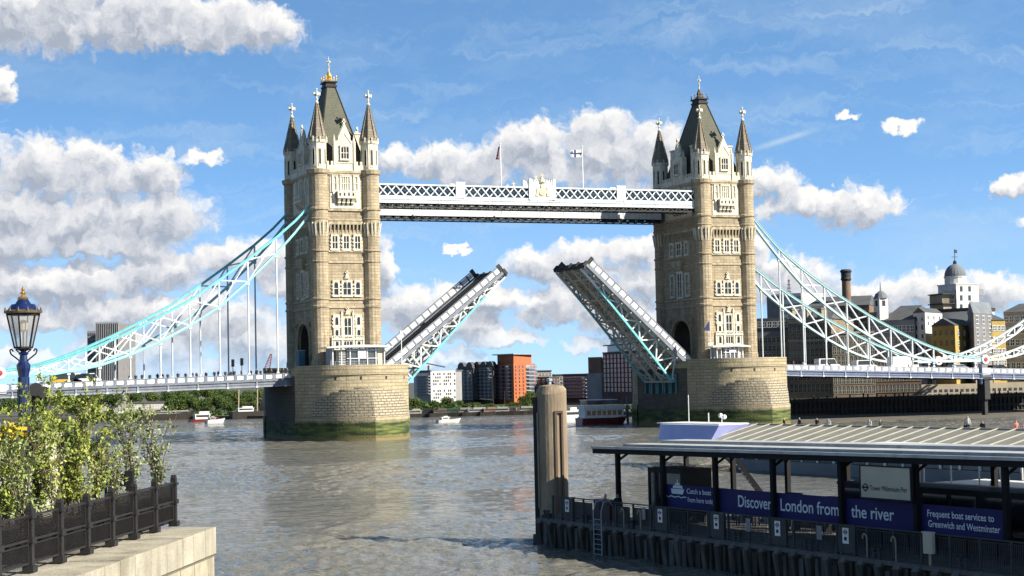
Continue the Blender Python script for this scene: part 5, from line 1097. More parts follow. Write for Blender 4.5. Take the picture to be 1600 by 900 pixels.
# ---------------------------------------------------------------- boats
def hull(m, L, Bm, z0, z1, bow=.3, mi=0, rake=.12, sheer=.0, stern=.9):
    st = []; n = 12
    for k in range(n+1):
        x = -L/2+L*k/n; f = 1 if k/n < 1-bow else max(.02, 1-((k/n-(1-bow))/bow)**2.0)
        if k == 0: f = stern
        st.append((x, f*Bm/2, z1+sheer*max(0, (k/n-.5)*2)**2, x-(rake*L*max(0,(k/n-(1-bow))/bow)**1.5)))
    for (x0,b0,h0,k0), (x1,b1,h1,k1) in zip(st, st[1:]):
        for s in (-1, 1):
            P = [(k0, s*b0*.82, z0), (k1, s*b1*.82, z0), (x1, s*b1, h1), (x0, s*b0, h0)]; m.poly(P if s < 0 else P[::-1], mi)
        m.poly([(x0,-b0,h0-.02),(x1,-b1,h1-.02),(x1,b1,h1-.02),(x0,b0,h0-.02)], mi)
    x0,b0,h0,k0 = st[0]; m.poly([(k0,b0*.82,z0),(k0,-b0*.82,z0),(x0,-b0,h0),(x0,b0,h0)], mi)
M['hull_black'] = mat('black_hull', (.025,.025,.028), .4, (.05,.04,.03), 1); M['hull_red'] = mat('red_hull', (.22,.03,.025), .4, (.14,.02,.018), 1); M['hull_green'] = mat('green_hull', (.05,.11,.06), .5); M['canvas'] = mat('canvas_cover', (.35,.34,.30), .8, (.22,.21,.19), 1)
M['hull_blue'] = mat('periwinkle_paint', (.52,.56,.98), .5, (.46,.50,.90), .6); M['orange'] = mat('orange_light', (.75,.30,.08), .5); M['grey_panel'] = mat('grey_glazed_panel', (.36,.36,.31), .5, (.28,.28,.25), .7, spec=.3)
def boat(name, label, u, v, L, Bm, H, rz, hm, cabm, group, cab=(.55,.5,1.5), mast=0, Y=None):
    p = at(u, 600, Y) if Y is not None else atz(u, v, WZ); t = thing(name, label, 'boat', (p.x, p.y, WZ), (0,0,rz), group=group)
    m = MB(); hull(m, L, Bm, -.3, H, .35, 0, sheer=H*.5); m.build('hull', hm, t)
    cl, cw, chh = cab; m = MB(); x0 = -L*.35; x1 = x0+L*cl; m.box(x0, x1, -Bm*cw*.8, Bm*cw*.8, H, H+chh*.8); m.box(x0-.15, x1+.3, -Bm*cw*.86, Bm*cw*.86, H+chh*.8, H+chh*.8+.14); m.box(x0+.3*(x1-x0), x1-.2, -Bm*cw*.6, Bm*cw*.6, H+chh*.8+.14, H+chh*1.3)
    c = m.build('cabin', cabm, t)
    m = MB(); m.box(x0+.3, x1-.3, -Bm*cw*.8-.03, Bm*cw*.8+.03, H+chh*.35, H+chh*.7); m.build('cabin_window', 'pane_far', c)
    if mast: m = MB(); m.tube((0,0,H),(0,0,H+mast),.09,.05,6); m.beam((0,0,H+mast*.3),(-L*.4,0,H+mast*.35),.12,.12); m.build('mast', 'bark', t)
    return t
gr = 'barges moored below the riverside apartments'
for i, (u, L, hm, cm, lab, ms) in enumerate([(651,9,'hull_black','canvas','black barge with grey cover, leftmost of the moored row',0),(672,12,'hull_green','dark_timber','green barge with dark deckhouse, second in the moored row',0),(692,11,'hull_black','brick_dark','dark brown barge, third in the moored row',0),(711,11,'hull_black','hull_green','black barge with low green deckhouse in the moored row',0),
    (731,11,'hull_black','canvas','dark barge below the vaulted apartment block',0),(752,13,'hull_black','render_grey','barge with a long pale grey cabin in the moored row',0),(770,10,'hull_black','brick_brown','barge with a tall mast left of the orange building',11),(788,11,'hull_black','render_grey','black barge with grey cabin below the orange building',6),(806,11,'hull_black','brick_dark','dark barge below the right side of the orange building',0),(826,12,'hull_black','canvas','dark barge rightmost of the moored row, beside the wooden pile',0)]):
    boat('barge', lab, u, 0, L, 4.0, 1.15, random.Random(i).uniform(-.5,.2), hm, cm, gr, (.45,.36,1.0), ms, Y=146-i*.8)
boat('motorboat', 'small white open motorboat alone on the water left of the pile', 702, 660, 6.5, 2.4, .7, .05, 'render_white', 'render_white', None, (.3,.4,.7))
boat('motorboat', 'maroon and white cabin boat under the left approach span', 320, 659, 9, 3.0, .8, .1, 'hull_red', 'render_white', None, (.5,.42,1.7)); boat('motorboat', 'pale inflatable boat right of the maroon cabin boat', 337, 661, 6, 2.2, .9, .3, 'render_white', 'canvas', None, (.3,.3,.8))
boat('workboat', 'white workboat between the wooden pile and the tour boat', 898, 659, 9.5, 3.2, 1.1, .2, 'render_white', 'render_white', None, (.55,.45,1.8))
boat('barge', 'long low black barge moored at the left embankment', 262, 0, 18, 4.5, 2.0, .05, 'hull_black', 'canvas', None, (.7,.4,.7), Y=214)
boat('barge', 'white houseboat behind the foreground shrubs at the left embankment', 196, 0, 18, 4.5, 1.3, .05, 'render_white', 'render_white', None, (.6,.4,1.4), Y=222)
t = boat('lightship', 'dark ship with a red hull flank and white fittings beside the left pier', 394, 0, 14, 4.2, 2.3, .1, 'hull_black', 'render_white', None, (.35,.3,1.2), 9, Y=196)
m = MB(); m.hexa([(3.0,-2.3,2.3),(7.4,-2.3,2.3),(7.4,2.3,2.3),(3.0,2.3,2.3),(3.8,-1.6,7.2),(7.2,-1.6,8.2),(7.2,1.6,8.2),(3.8,1.6,7.2)]); m.build('funnel_housing', 'hull_red', t); m = MB()
for x in (-4.5, 1.5): m.beam((x,0,2),(x+.2,0,9),.3,.3)
m.build('derrick_post', 'stock_pale', t)
# red and white tour boat, stern towards the camera
p = atz(943, 663, WZ); t = thing('tour_boat', 'red and white passenger tour boat with two decks, left of the right pier', 'boat', (p.x, p.y, WZ), (0,0,radians(-6)))
m = MB(); hull(m, 11.5, 6, -.3, 1.5, .25, sheer=.5); m.build('hull', 'hull_red', t)
m = MB(); m.box(-5.2, 4.2, -2.6, 2.6, 1.5, 1.75); m.box(-5.0, 4.0, -2.4, 2.4, 1.75, 3.4); m.box(-5.3, 4.4, -2.7, 2.7, 3.4, 3.6); m.box(-5.3, 4.2, -2.7, -2.6, 3.6, 4.3); m.box(-5.3, -5.2, -2.7, 2.7, 3.6, 4.3); m.box(-4.8,2.6,-2.3,2.3,5.4,5.55); m.build('deckhouse', 'white', t)
m = MB()
for k in range(7): m.box(-4.6+k*1.2, -3.75+k*1.2, -2.46, -2.4, 2.1, 3.1)
m.build('saloon_window', 'orange', t); m = MB(); m.box(-4.6, 2.2, -2.2, 2.2, 4.4, 5.4); m.build('upper_saloon', 'pane_lit', t); m = MB()
for k in range(8): m.tube((-5.2+k*1.3,-2.65,4.3),(-5.2+k*1.3,-2.65,4.9),.04,n=5)
m.beam((-5.2,-2.65,4.9),(4,-2.65,4.9),.05,.05); m.build('deck_rail', 'hull_red', t)
t = thing('mooring_post', 'group of pale mooring posts between the tour boat and the right pier', 'mooring posts', atz(980, 662, WZ)); m = MB()
for k in range(5): m.tube((-1.6+k*.8, k%2, -1), (-1.6+k*.8, k%2, 4.2+k%3), .16, n=6)
m.build('post', 'render_grey', t)
# red lattice crane behind the left deck
p = at(421, 590, 320); t = thing('crane', 'small red lattice crane standing behind the left approach span', 'crane', (p.x, 320, G0)); h0 = hz(421, 578, 320)-G0; h1 = hz(424, 553, 320)-G0; m = MB(); m.box(-1.5,1.5,-1.5,1.5,0,h0); m.build('crane_body', 'steel_dark', t); m = MB()
for s in (-1, 1):
    m.beam((s*1.1-1,0,h0),(s*.25+.8,0,h1),.28,.28)
for k in range(6):
    f, g_ = k/6, (k+1)/6; m.beam((-1-1.1+f*(2.65),0,h0+(h1-h0)*f), (-1+1.1+g_*(.95),0,h0+(h1-h0)*g_), .2, .2)
m.build('jib', 'hull_red', t)
# ---------------------------------------------------------------- pontoon pier
PA = Vector((-50.22, -222.79, 0)); PE = Vector((45.92-50.22, 37.37, 0)); PE = Vector((.1143, -.9934, 0)); PN = Vector((.9934, .1143, 0)); PRZ = atan2(PE.y, PE.x)
def PW(s, k, z=0): q = PA+PE*s+PN*k; return Vector((q.x, q.y, z))
def pf(u, v, k):
    d = ray(u, v); o = PA+PN*k; t_ = ((o-CP).dot(PN))/d.dot(PN); q = CP+d*t_; return (q-PA).dot(PE), q.z
def pth(name, label, cat, s, k, z, group=None): return thing(name, label, cat, PW(s, k, z), (0,0,PRZ), group)
M['conc_dark'] = mat('pontoon_concrete', (.07,.062,.05), .9, (.04,.035,.028), .9, bump=.5, bscale=3, stain=((.16,.145,.12), 1.6, .8)); M['conc_edge'] = mat('pontoon_edge', (.16,.155,.14), .8, (.10,.095,.085), 1.5)
M['fence_grey'] = mat('grey_fence_paint', (.075,.08,.085), .7, (.05,.054,.057), 1.2, spec=.3); M['banner'] = mat('navy_banner', (.026,.018,.15), .8, (.018,.013,.11), .8); M['letter'] = mat('white_lettering', (1,1,1), .6, (.95,.95,.95))
M['sign_beige'] = mat('cream_sign', (.62,.58,.44), .6, (.55,.51,.38), .8); M['roof_light'] = mat('canopy_roof', (.66,.66,.64), .45, (.48,.48,.46), .5, stain=((.15,.15,.14), 1.2, .6)); M['canopy_dark'] = mat('canopy_frame', (.018,.018,.020), .8, spec=.2)
t = pth('pontoon', 'long dark floating pontoon with ribbed side, lower right', 'pontoon', 0, 0, 0)
m = MB(); m.box(-1.3, 52, .15, 11, -14.6, -11.95, 0); m.box(-1.5, 52, 0, 11.1, -11.95, -11.8, 1)
m.build('hull', ['conc_dark', 'conc_edge'], t)
m = MB(); k = -.9; R = random.Random(2)
while k < 52:
    m.hexa([(k-.16,.02,-14.4),(k+.16,.02,-14.4),(k+.16,.2,-14.4),(k-.16,.2,-14.4),(k-.22,-.28,-12.1),(k+.22,-.28,-12.1),(k+.22,.2,-12.1),(k-.22,.2,-12.1)], 0); m.hexa([(k-.22,-.28,-12.1),(k+.22,-.28,-12.1),(k+.22,.2,-12.1),(k-.22,.2,-12.1),(k-.18,-.04,-11.84),(k+.18,-.04,-11.84),(k+.18,.2,-11.84),(k-.18,.2,-11.84)], 1)
    m.box(k+.3, k+.45+R.random()*.3, -.02, .16, -13.9, -12.2+R.uniform(-.2,.2), 1 if R.random() < .3 else 0); k += 1.32
m.build('fender_rib', ['conc_dark', 'conc_edge'], t)
m = MB(); m.box(-1.5, 52, -.06, .02, -12.0, -11.86); m.build('rubbing_strip', 'conc_edge', t)
m = MB(); m.box(-2.0, -1.3, .0, 1.6, -14.4, -12.9); m.lathe([(.5,-13.2),(.5,-11.7),(.3,-11.5),(0,-11.5)], 12, (-1.4, .9, 0)); m.build('end_fender', 'steel_dark', t)
# edge fence
t = pth('edge_fence', 'grey steel edge fence with gates along the near side of the pontoon', 'fence', 0, .4, -11.8)
H = 1.45; k = .3; i = 0; m = MB(); gates = [1.25, 11.9, 17.5, 23.0, 28.5]
m.beam((0,0,H),(50,0,H),.07,.07); m.beam((0,0,.12),(50,0,.12),.05,.05); m.beam((0,0,H-.12),(50,0,H-.12),.03,.03); m.build('rail', 'fence_grey', t)
k = .0
while k < 50: m = MB(); m.box(k-.05, k+.05, -.05, .05, 0, H+.04); m.build('post', 'fence_grey', t); k += 1.92
for s0, s1 in ((13.3, 17.3), (18.9, 22.8), (24.4, 28.3), (29.9, 49.9)):
    k = s0
    while k < s1-1: 
        m = MB(); e = min(k+1.9, s1); x = k+.08
        while x < e: m.box(x-.014, x+.014, -.014, .014, .12, H-.1); x += .115
        m.build('bar_panel', 'fence_grey', t); k += 1.92
for s0, s1 in ((2.6, 5.0), (5.1, 7.0), (7.1, 9.3), (9.4, 11.6)): m = MB(); m.box(s0+.1, s1-.1, .0, .02, .2, H-.2); m.build('infill_panel', 'glass_dull', t) if 'glass_dull' in M else m.build('infill_panel', 'steel_dark', t)
for g_ in gates:
    m = MB(); m.box(g_, g_+1.3, -.04, .04, .1, H-.05); m.box(g_-.08, g_, -.08, .08, 0, H+.06); m.box(g_+1.3, g_+1.38, -.08, .08, 0, H+.06); o = m.build('gate', 'fence_grey', t)
    m = MB(); m.box(g_+.42, g_+.88, -.07, -.045, .55, 1.32); n_ = m.build('notice', 'white', o)
    m = MB(); m.T = Matrix.Translation((g_+.65, -.075, 1.12)) @ Matrix.Rotation(pi/2, 4, 'X')
    for a in range(16):
        a0, a1 = 2*pi*a/16, 2*pi*(a+1)/16; m.poly([(.13*cos(a0),.13*sin(a0),0),(.13*cos(a1),.13*sin(a1),0),(.085*cos(a1),.085*sin(a1),0),(.085*cos(a0),.085*sin(a0),0)])
    m.poly([(-.18,-.03,.002),(.18,-.03,.002),(.18,.03,.002),(-.18,.03,.002)]); m.poly([(-.1,-.42,0),(.1,-.42,0),(.1,-.24,0),(-.1,-.24,0)]); m.build('roundel', 'black', n_)
for s_ in (10.6, 20.9, 26.9): m = MB(); m.box(s_, s_+.4, -.08, -.05, .6, 1.3); m.build('notice_board', 'render_grey', t)
s_, z_ = pf(1454, 845, .3); t = pth('electrical_box', 'pale yellow electrical box fixed on the pontoon fence', 'electrical box', s_, .3, -11.8); m = MB(); m.box(-.3, .3, -.2, 0, .55, 1.5); m.box(-.34,.34,-.24,.0,1.5,1.56); m.build('housing', 'cream', t); m = MB(); m.box(-.22, .22, -.215, -.2, .65, 1.4); m.box(-.02,.02,-.12,0,0,.55); m.build('door', 'sign_beige', t)
# mooring bollards and pipe hooks on the edge
for iB, (u, v) in enumerate(((852,805),(912,812),(983,823),(1062,832),(1150,845),(1261,858),(1368,872),(1503,890))):
    s_, z_ = pf(u, v, .12); t = pth('bollard', 'small twin post bollard, '+ORD[iB]+' from the wooden pile along the pontoon edge', 'bollard', s_, .2, -11.8, 'twin bollards along the pontoon edge'); m = MB()
    for x in (-.2, .2): m.lathe([(.08,0),(.08,.42),(.14,.45),(.14,.52),(0,.55)], 8, (x,0,0))
    m.box(-.34,.34,-.1,.1,0,.05); m.beam((-.3,0,.3),(.3,0,.3),.05,.05); m.build('twin_post', 'fence_grey', t)
for iB, (u, v) in enumerate(((974,822),(1000,826),(1354,868),(1399,873))):
    s_, z_ = pf(u, v, .2); t = pth('vent_pipe', 'pale hooked vent pipe, '+ORD[iB]+' from the left at the pontoon edge', 'pipe', s_, .25, -11.8, 'hooked vent pipes at the pontoon edge'); m = MB(); m.path([(0,0,0),(0,0,.95),(-.06,0,1.1),(-.2,0,1.15),(-.3,0,1.05),(-.3,0,.9)], .045, 7); m.build('pipe', 'stock_pale', t)
s_, z_ = pf(943, 800, .1); t = pth('ladder', 'pale steel safety ladder hooped over the pontoon edge', 'ladder', s_, 0, -11.8); m = MB()
for x in (-.45, .45): m.path([(x,-.35,-2.2),(x,-.35,.9),(x,-.15,1.45),(x,.25,1.5),(x,.5,1.2),(x,.5,0)], .04, 6)
m.build('stringer', 'pale_steel', t); m = MB()
for k in range(9): m.tube((-.45,-.35,-2.0+k*.3),(.45,-.35,-2.0+k*.3),.025,n=5)
m.build('rung', 'pale_steel', t)
s_, z_ = pf(935, 800, 1.4); t = pth('life_ring_cabinet', 'dark red cabinet on the pontoon behind the ladder', 'cabinet', s_, 1.6, -11.8); m = MB(); m.box(-.9,.9,0,.7,.1,1.35); m.build('housing', 'red_dark', t) if 'red_dark' in M else None
M['red_dark'] = mat('dark_red_paint', (.16,.02,.03), .5)
if not kids(t): m.build('housing', 'red_dark', t)
m = MB(); m.box(-.8,-.03,-.03,0,.2,1.25); m.box(.03,.8,-.03,0,.2,1.25); m.build('door', 'red_dark', t)
s_, z_ = pf(905, 805, 1.2); t = pth('bench', 'small pale slatted bench at the left end of the pontoon', 'bench', s_, 1.2, -11.8); m = MB(); m.box(-.7,.7,0,.4,.42,.5); m.box(-.7,.7,.38,.46,.5,.8); m.build('seat', 'render_grey', t); m = MB(); 
for x in (-.55,.55): m.box(x-.04,x+.04,.05,.4,0,.42)
m.build('leg', 'black', t)
# canopy
t = pth('canopy', 'long flat roofed canopy with dark posts over the pontoon', 'canopy', 0, 0, 0)
zr = lambda s: -7.62+.0105*s
def rbox(m, s0, s1, k0, k1, o0, o1, mi=0): m.hexa([(s0,k0,zr(s0)+o0),(s1,k0,zr(s1)+o0),(s1,k1,zr(s1)+o0),(s0,k1,zr(s0)+o0),(s0,k0,zr(s0)+o1),(s1,k0,zr(s1)+o1),(s1,k1,zr(s1)+o1),(s0,k1,zr(s0)+o1)], mi)
m = MB(); rbox(m, 1.5, 52, 2.42, 2.62, .26, .42); rbox(m, 2.6, 52, 4.2, 6.0, .34, .50); rbox(m, 3.4, 52, 6.6, 8.6, .34, .66)
m.build('roof', 'roof_light', t)
m = MB(); rbox(m, 1.6, 52, 2.62, 8.6, .29, .34); m.build('gutter', 'canopy_dark', t)
m = MB(); rbox(m, 1.6, 52, 2.5, 2.75, -.05, .28); rbox(m, 1.6, 52, 8.3, 8.6, -.05, .29); k = 2.0
while k < 52: rbox(m, k-.08, k+.08, 2.7, 8.4, .0, .29); k += 2.75
m.build('fascia', 'canopy_dark', t)
m = MB(); rbox(m, 1.7, 52, 2.9, 8.3, .24, .28); m.build('soffit', 'canopy_dark', t)
SP = [3.83, 8.95, 14.42, 19.88, 25.68, 31.39, 37.45, 43.4, 49.4]
for s in SP:
    for k in (3.0, 8.2):
        m = MB(); m.box(s-.13, s+.13, k-.13, k+.13, -11.8, zr(s)+.0); o = m.build('post', 'canopy_dark', t)
        if k < 4: m = MB(); m.beam((s,k+.9,zr(s)),(s,k,zr(s)-.5),.1,.12); m.build('bracket', 'canopy_dark', o)
# banners with lettering
def text(par, s, x0, x1, z, h, loc_y, mt='letter', bold=.0):
    c = bpy.data.curves.new('lettering', 'FONT'); c.body = s; c.size = 1; c.offset = bold; o = bpy.data.objects.new('t', c); COL.objects.link(o)
    dg = bpy.context.evaluated_depsgraph_get(); me = bpy.data.meshes.new_from_object(o.evaluated_get(dg)); bpy.data.objects.remove(o)
    xs = [v.co.x for v in me.vertices]; w = max(xs)-min(xs); x_ = min(xs)
    for v in me.vertices: v.co = ((v.co.x-x_)/w*(x1-x0)+x0, loc_y, v.co.y/.73*h+z)
    me.name = 'lettering'; me.materials.clear(); me.materials.append(M[mt]); o = bpy.data.objects.new('lettering', me); COL.objects.link(o); o.parent = par; return o
def banner(u0, u1, v0, v1, label, texts, ship=False):
    s0, zt_ = pf(u0, v0, 3.2); s1, zb = pf(u1, v1, 3.2); s0b, zb0 = pf(u0, v0, 3.2)
    zt_, zb = -9.32, -10.78
    t = pth('banner', label, 'banner', s0, 3.2, 0, 'navy banners along the canopy'); m = MB(); n = 12
    for k in range(n):
        a, b = (s1-s0)*k/n, (s1-s0)*(k+1)/n; m.hexa([(a,0,zb),(b,0,zb),(b,.04,zb),(a,.04,zb),(a,0,zt_),(b,0,zt_),(b,.04,zt_),(a,.04,zt_)])
    m.build('panel', 'banner', t)
    for (w, ua, ub, z, h) in texts: a, b = pf(ua, 790, 3.2)[0]-s0, pf(ub, 790, 3.2)[0]-s0; text(t, w, a, b, z, h, -.02, bold=.012)
    if ship:
        m = MB(); a = pf(1044, 780, 3.2)[0]-s0; b = pf(1070, 780, 3.2)[0]-s0; w = b-a; Z = -9.75; y = -.02
        m.poly([(a+w*.25,y,Z-.12),(a+w*.9,y,Z-.12),(a+w*1.0,y,Z+.18),(a+w*.2,y,Z+.18)]); m.poly([(a+w*.3,y,Z+.22),(a+w*.92,y,Z+.22),(a+w*.86,y,Z+.40),(a+w*.36,y,Z+.40)]); m.poly([(a+w*.45,y,Z+.43),(a+w*.75,y,Z+.43),(a+w*.7,y,Z+.55),(a+w*.5,y,Z+.55)]); m.poly([(a+w*.58,y,Z+.55),(a+w*.62,y,Z+.55),(a+w*.62,y,Z+.75),(a+w*.58,y,Z+.75)])
        for j in range(8): x0, x1 = a-w*.1+w*1.2*j/8, a-w*.1+w*1.2*(j+1)/8; f = lambda q: Z-.26+.05*sin(q*9); m.poly([(x0,y,f(x0)-.06),(x1,y,f(x1)-.06),(x1,y,f(x1)),(x0,y,f(x0))])
        m.build('boat_symbol', 'letter', t)
banner(1037, 1118, 760, 800, 'navy banner reading Catch a boat from here today, with a white boat symbol', [('Catch a boat', 1074, 1112, -9.78, .30), ('from here today', 1075, 1117, -10.28, .30)], True)
banner(1119, 1209, 760, 800, 'navy banner reading Discover, between the ship symbol banner and the next post', [('Discover', 1154, 1206, -10.28, .68)])
banner(1210, 1314, 760, 800, 'navy banner reading London from', [('London from', 1220, 1311, -10.28, .68)])
banner(1315, 1431, 760, 800, 'navy banner reading the river, below the cream sign', [('the river', 1330, 1397, -10.28, .66)])
banner(1433, 1571, 760, 800, 'navy banner reading Frequent boat services to Greenwich and Westminster', [('Frequent boat services to', 1449, 1553, -9.90, .34), ('Greenwich and Westminster', 1450, 1562, -10.40, .34)])
sa, sb = pf(1345, 750, 2.5)[0], pf(1422, 750, 2.5)[0]; t = pth('pier_sign', 'cream sign board reading Tower Millennium Pier, hung under the canopy', 'sign', sa, 2.5, 0); w = sb-sa; m = MB(); m.box(0, w, 0, .12, -9.12, -7.56); m.build('board', 'sign_beige', t)
m = MB(); m.box(-.08, w+.08, -.02, .14, -9.2, -9.12); m.box(-.08, w+.08, -.02, .14, -7.56, -7.5); m.box(-.08, 0, -.02, .14, -9.12, -7.56); m.box(w, w+.08, -.02, .14, -9.12, -7.56); m.build('frame', 'black', t); text(t, 'Tower Millennium Pier', w*.19, w*.94, -8.75, .27, -.015, 'black')
m = MB(); m.T = Matrix.Translation((w*.095, -.015, -8.62)) @ Matrix.Rotation(pi/2, 4, 'X')
for a in range(20):
    a0, a1 = 2*pi*a/20, 2*pi*(a+1)/20; m.poly([(.2*cos(a0),.2*sin(a0),0),(.2*cos(a1),.2*sin(a1),0),(.135*cos(a1),.135*sin(a1),0),(.135*cos(a0),.135*sin(a0),0)])
m.poly([(-.26,-.045,.003),(.26,-.045,.003),(.26,.045,.003),(-.26,.045,.003)]); m.build('roundel', 'black', t)
# kiosk, shelters and rails on the pontoon
t = pth('kiosk', 'black glazed kiosk on the pontoon under the left end of the canopy', 'kiosk', 7.0, 4.4, -11.8); m = MB(); m.box(-1.9,1.9,0,2.2,0,.3); m.box(-1.9,1.9,0,2.2,3.0,3.3); m.box(-1.9,-1.7,0,2.2,.3,3.0); m.box(1.7,1.9,0,2.2,.3,3.0); m.box(-.1,.1,0,.1,.3,3.0); m.box(-1.7,1.7,2.0,2.2,.3,3.0); m.build('frame', 'black', t); m = MB(); m.box(-1.7,-.1,.05,.09,.3,3.0); m.box(.1,1.7,.05,.09,.3,3.0); m.build('glazing', 'glass', t)
t = pth('waiting_room', 'dark enclosed waiting room under the canopy behind the pier sign', 'shelter', 27.4, 5.2, -11.8); m = MB(); m.box(-4.4,14.5,0,2.6,0,3.0); m.box(-4.6,14.7,-.15,2.8,3.0,3.12); m.build('wall', 'black', t); m = MB()
for k in range(9): m.box(-4.1+k*2.05,-2.4+k*2.05,-.04,0,1.0,2.8)
m.build('glazing', 'glass', t)
for k_, (s0, s1) in enumerate(((1.2, 10.0), (10.3, 23.0))):
    t = pth('handrail', ['black tubular handrail at the open left end of the pontoon','black looped handrail behind the navy banners'][k_], 'handrail', s0, 9.8 if k_ == 0 else 6.4, -11.8, 'black handrails on the pontoon'); m = MB(); n = int((s1-s0)/1.6)
    for j in range(n):
        a, b = j*1.6, j*1.6+1.35; m.path([(a,0,0),(a,0,1.35+.4*k_),(a+.15,0,1.5+.4*k_),(b-.15,0,1.5+.4*k_),(b,0,1.35+.4*k_),(b,0,0)], .035, 5); m.beam((a,0,.9+.3*k_),(b,0,.9+.3*k_),.04,.04)
    m.build('rail', 'black', t)
for j, (s_, k_) in enumerate(((9.6, 6.0), (16.2, 7.0), (20.6, 6.6))):
    t = pth('seat_unit', 'dark seat unit, '+ORD[j]+' from the left behind the banners under the canopy', 'seat', s_, k_, -11.8, 'dark seats under the canopy'); m = MB(); m.box(-.8,.8,-.3,.3,.8,1.0); m.box(-.8,.8,.2,.3,1.0,2.1); m.build('seat', 'black', t); m = MB(); m.box(-.6,-.5,-.2,.2,0,.8); m.box(.5,.6,-.2,.2,0,.8); m.build('leg', 'black', t)
for j, (s_, k_, kd, lab) in enumerate(((5.0, 2.2, 'black', 'person in black waiting at the left end of the pontoon beside the kiosk'), (4.0, 1.9, 'pink', 'person in a dark pink top near the ladder on the pontoon'), (13.2, 6.8, 'walk', 'person in navy walking behind the ship symbol banner'), (17.3, 6.2, 'black', 'person in black standing behind the word Discover'), (22.4, 6.0, 'white', 'person in white standing behind the words London from'))):
    person(kd, PW(s_, k_, -11.8), j*1.3, lab, 'people waiting on the pontoon')
for j, (s_, k_, w_, h_) in enumerate(((11.2, 7.6, 1.1, 1.5), (15.0, 8.9, 1.8, 1.1), (18.7, 7.9, .8, 1.9), (21.8, 8.6, 1.5, 1.3))):
    t = pth('equipment_cabinet', 'dark equipment cabinet, '+ORD[j]+' from the left at the back of the pontoon deck', 'cabinet', s_, k_, -11.8, 'cabinets at the back of the pontoon'); m = MB(); m.box(-w_/2,w_/2,0,.7,.08,h_); m.box(-w_/2-.04,w_/2+.04,-.04,.74,h_,h_+.06); m.build('housing', 'fence_grey', t); m = MB(); m.box(-w_/2+.08,-.03,-.02,0,.2,h_-.1); m.box(.03,w_/2-.08,-.02,0,.2,h_-.1); m.build('door', 'steel_dark', t)
# boarding stair
p = dist(1168, 760, 124); t = thing('boarding_stair', 'steep grey boarding stair seen through the canopy above the word Discover', 'stair', (p.x, p.y, 0), (0,0,-YAW)); ztop = dist(1150, 712, 124).z; zbot = dist(1190, 772, 124).z; m = MB()
for dy in (-.6, .6): m.beam((-1.1, dy, ztop+.1), (1.0, dy, zbot), .1, .34)
m.build('stringer', 'black', t); m = MB()
for j in range(10): f = (j+.5)/10; m.box(-1.1+2.1*f-.16, -1.1+2.1*f+.16, -.6, .6, ztop+(zbot-ztop)*f-.03, ztop+(zbot-ztop)*f+.05)
m.build('tread', 'pale_steel', t); m = MB(); m.box(-2.0, 2.2, -1.0, 1.0, -13.7, zbot-.4); m.build('landing_float', 'hull_black', t)
# passenger boat moored behind the pontoon
t = pth('passenger_boat', 'white passenger boat with long flat roof moored right behind the pontoon', 'boat', 36, 15.2, WZ); m = MB(); m.T = Matrix.Rotation(pi, 4, 'Z'); hull(m, 38, 5.2, -.4, 1.9, .25, sheer=.3); m.build('hull', 'render_grey', t)
m = MB(); m.box(-15, 18, -2.3, 2.3, 1.9, 2.4); m.box(-15, 18, -2.3, 2.3, 3.9, 4.3); 
for k in range(14): x = -15+k*2.53; m.box(x-.12, x+.12, -2.3, 2.3, 2.4, 3.9)
m.build('saloon', 'white', t); m = MB(); m.box(-14.9, 17.9, -2.2, 2.2, 2.4, 3.9); m.build('saloon_window', 'pane_lit', t)
m = MB(); m.box(-24, 19, -2.9, 2.9, 6.05, 6.25); m.box(-24, 19, -3.0, -2.88, 6.0, 6.4); m.build('roof', 'white', t); m = MB()
for k in range(16): x = -14.6+k*2.2; m.tube((x,-2.7,4.3),(x,-2.7,6.05),.05,n=6); m.tube((x,2.7,4.3),(x,2.7,6.05),.05,n=6)
m.build('stanchion', 'white', t)
for j, x in enumerate((-5.5, -8.2)):
    m = MB(); m.beam((x-.7,-3.4,3.6),(x,-3.2,6.0),.16,.16); m.beam((x+.7,-3.4,3.6),(x,-3.2,6.0),.16,.16); m.box(x-.25,x+.25,-3.3,-3.0,5.4,6.2); m.build('davit', 'white', t)
# large river boat farther out: periwinkle bow housing and ribbed sloping roof
a, b = dist(1008, 688, 208), dist(1640, 700, 152); a.z = b.z = 0; L = (b-a).length; d = (b-a).normalized(); rz = atan2(d.y, d.x)
t = thing('river_cruiser', 'large river boat with a rounded periwinkle blue bow housing and a long ribbed sloping roof', 'boat', a, (0,0,rz)); zr0 = dist(1060, 663, 203).z; zr1 = zr0-1.75
m = MB(); m.T = Matrix.Rotation(pi, 4, 'Z') @ Matrix.Translation((-L/2-6, -3.4, 0)); hull(m, L-10, 7.6, WZ-.4, zr1-1.9, .2, rake=.05); m.build('hull', 'render_grey', t)
m = MB(); m.box(14, L, .2, 6.6, zr1-1.9, zr1-.05, 0); m.build('saloon', 'pane_far', t); m = MB(); n = int((L-14)/2.6)
for k in range(n): x = 14+k*2.6; m.box(x-.12, x+.12, .05, .22, zr1-1.9, zr1, 0)
m.box(14, L, .02, .2, zr1-.35, zr1-.02); m.box(1.0, L, -.25, 7.0, zr1-.14, zr1, 0); m.build('window_pillar', 'white', t)
m = MB(); pts = []; n = 16; lb = 13.5
for k in range(n+1): a_ = pi*.5+pi*.5*k/n; pts.append((4.5+4.5*cos(a_+0)*1.0, 3.3-3.3*sin(a_)*1.0 if True else 0))
fr = [(4.5-4.5*sin(pi/2*k/8), 3.3-3.3*cos(pi/2*k/8)) for k in range(9)]; bk = [(x, 6.6-y) for x, y in fr[::-1]]; out = [(lb, 0)]+fr+bk[1:]+[(lb, 6.6)]
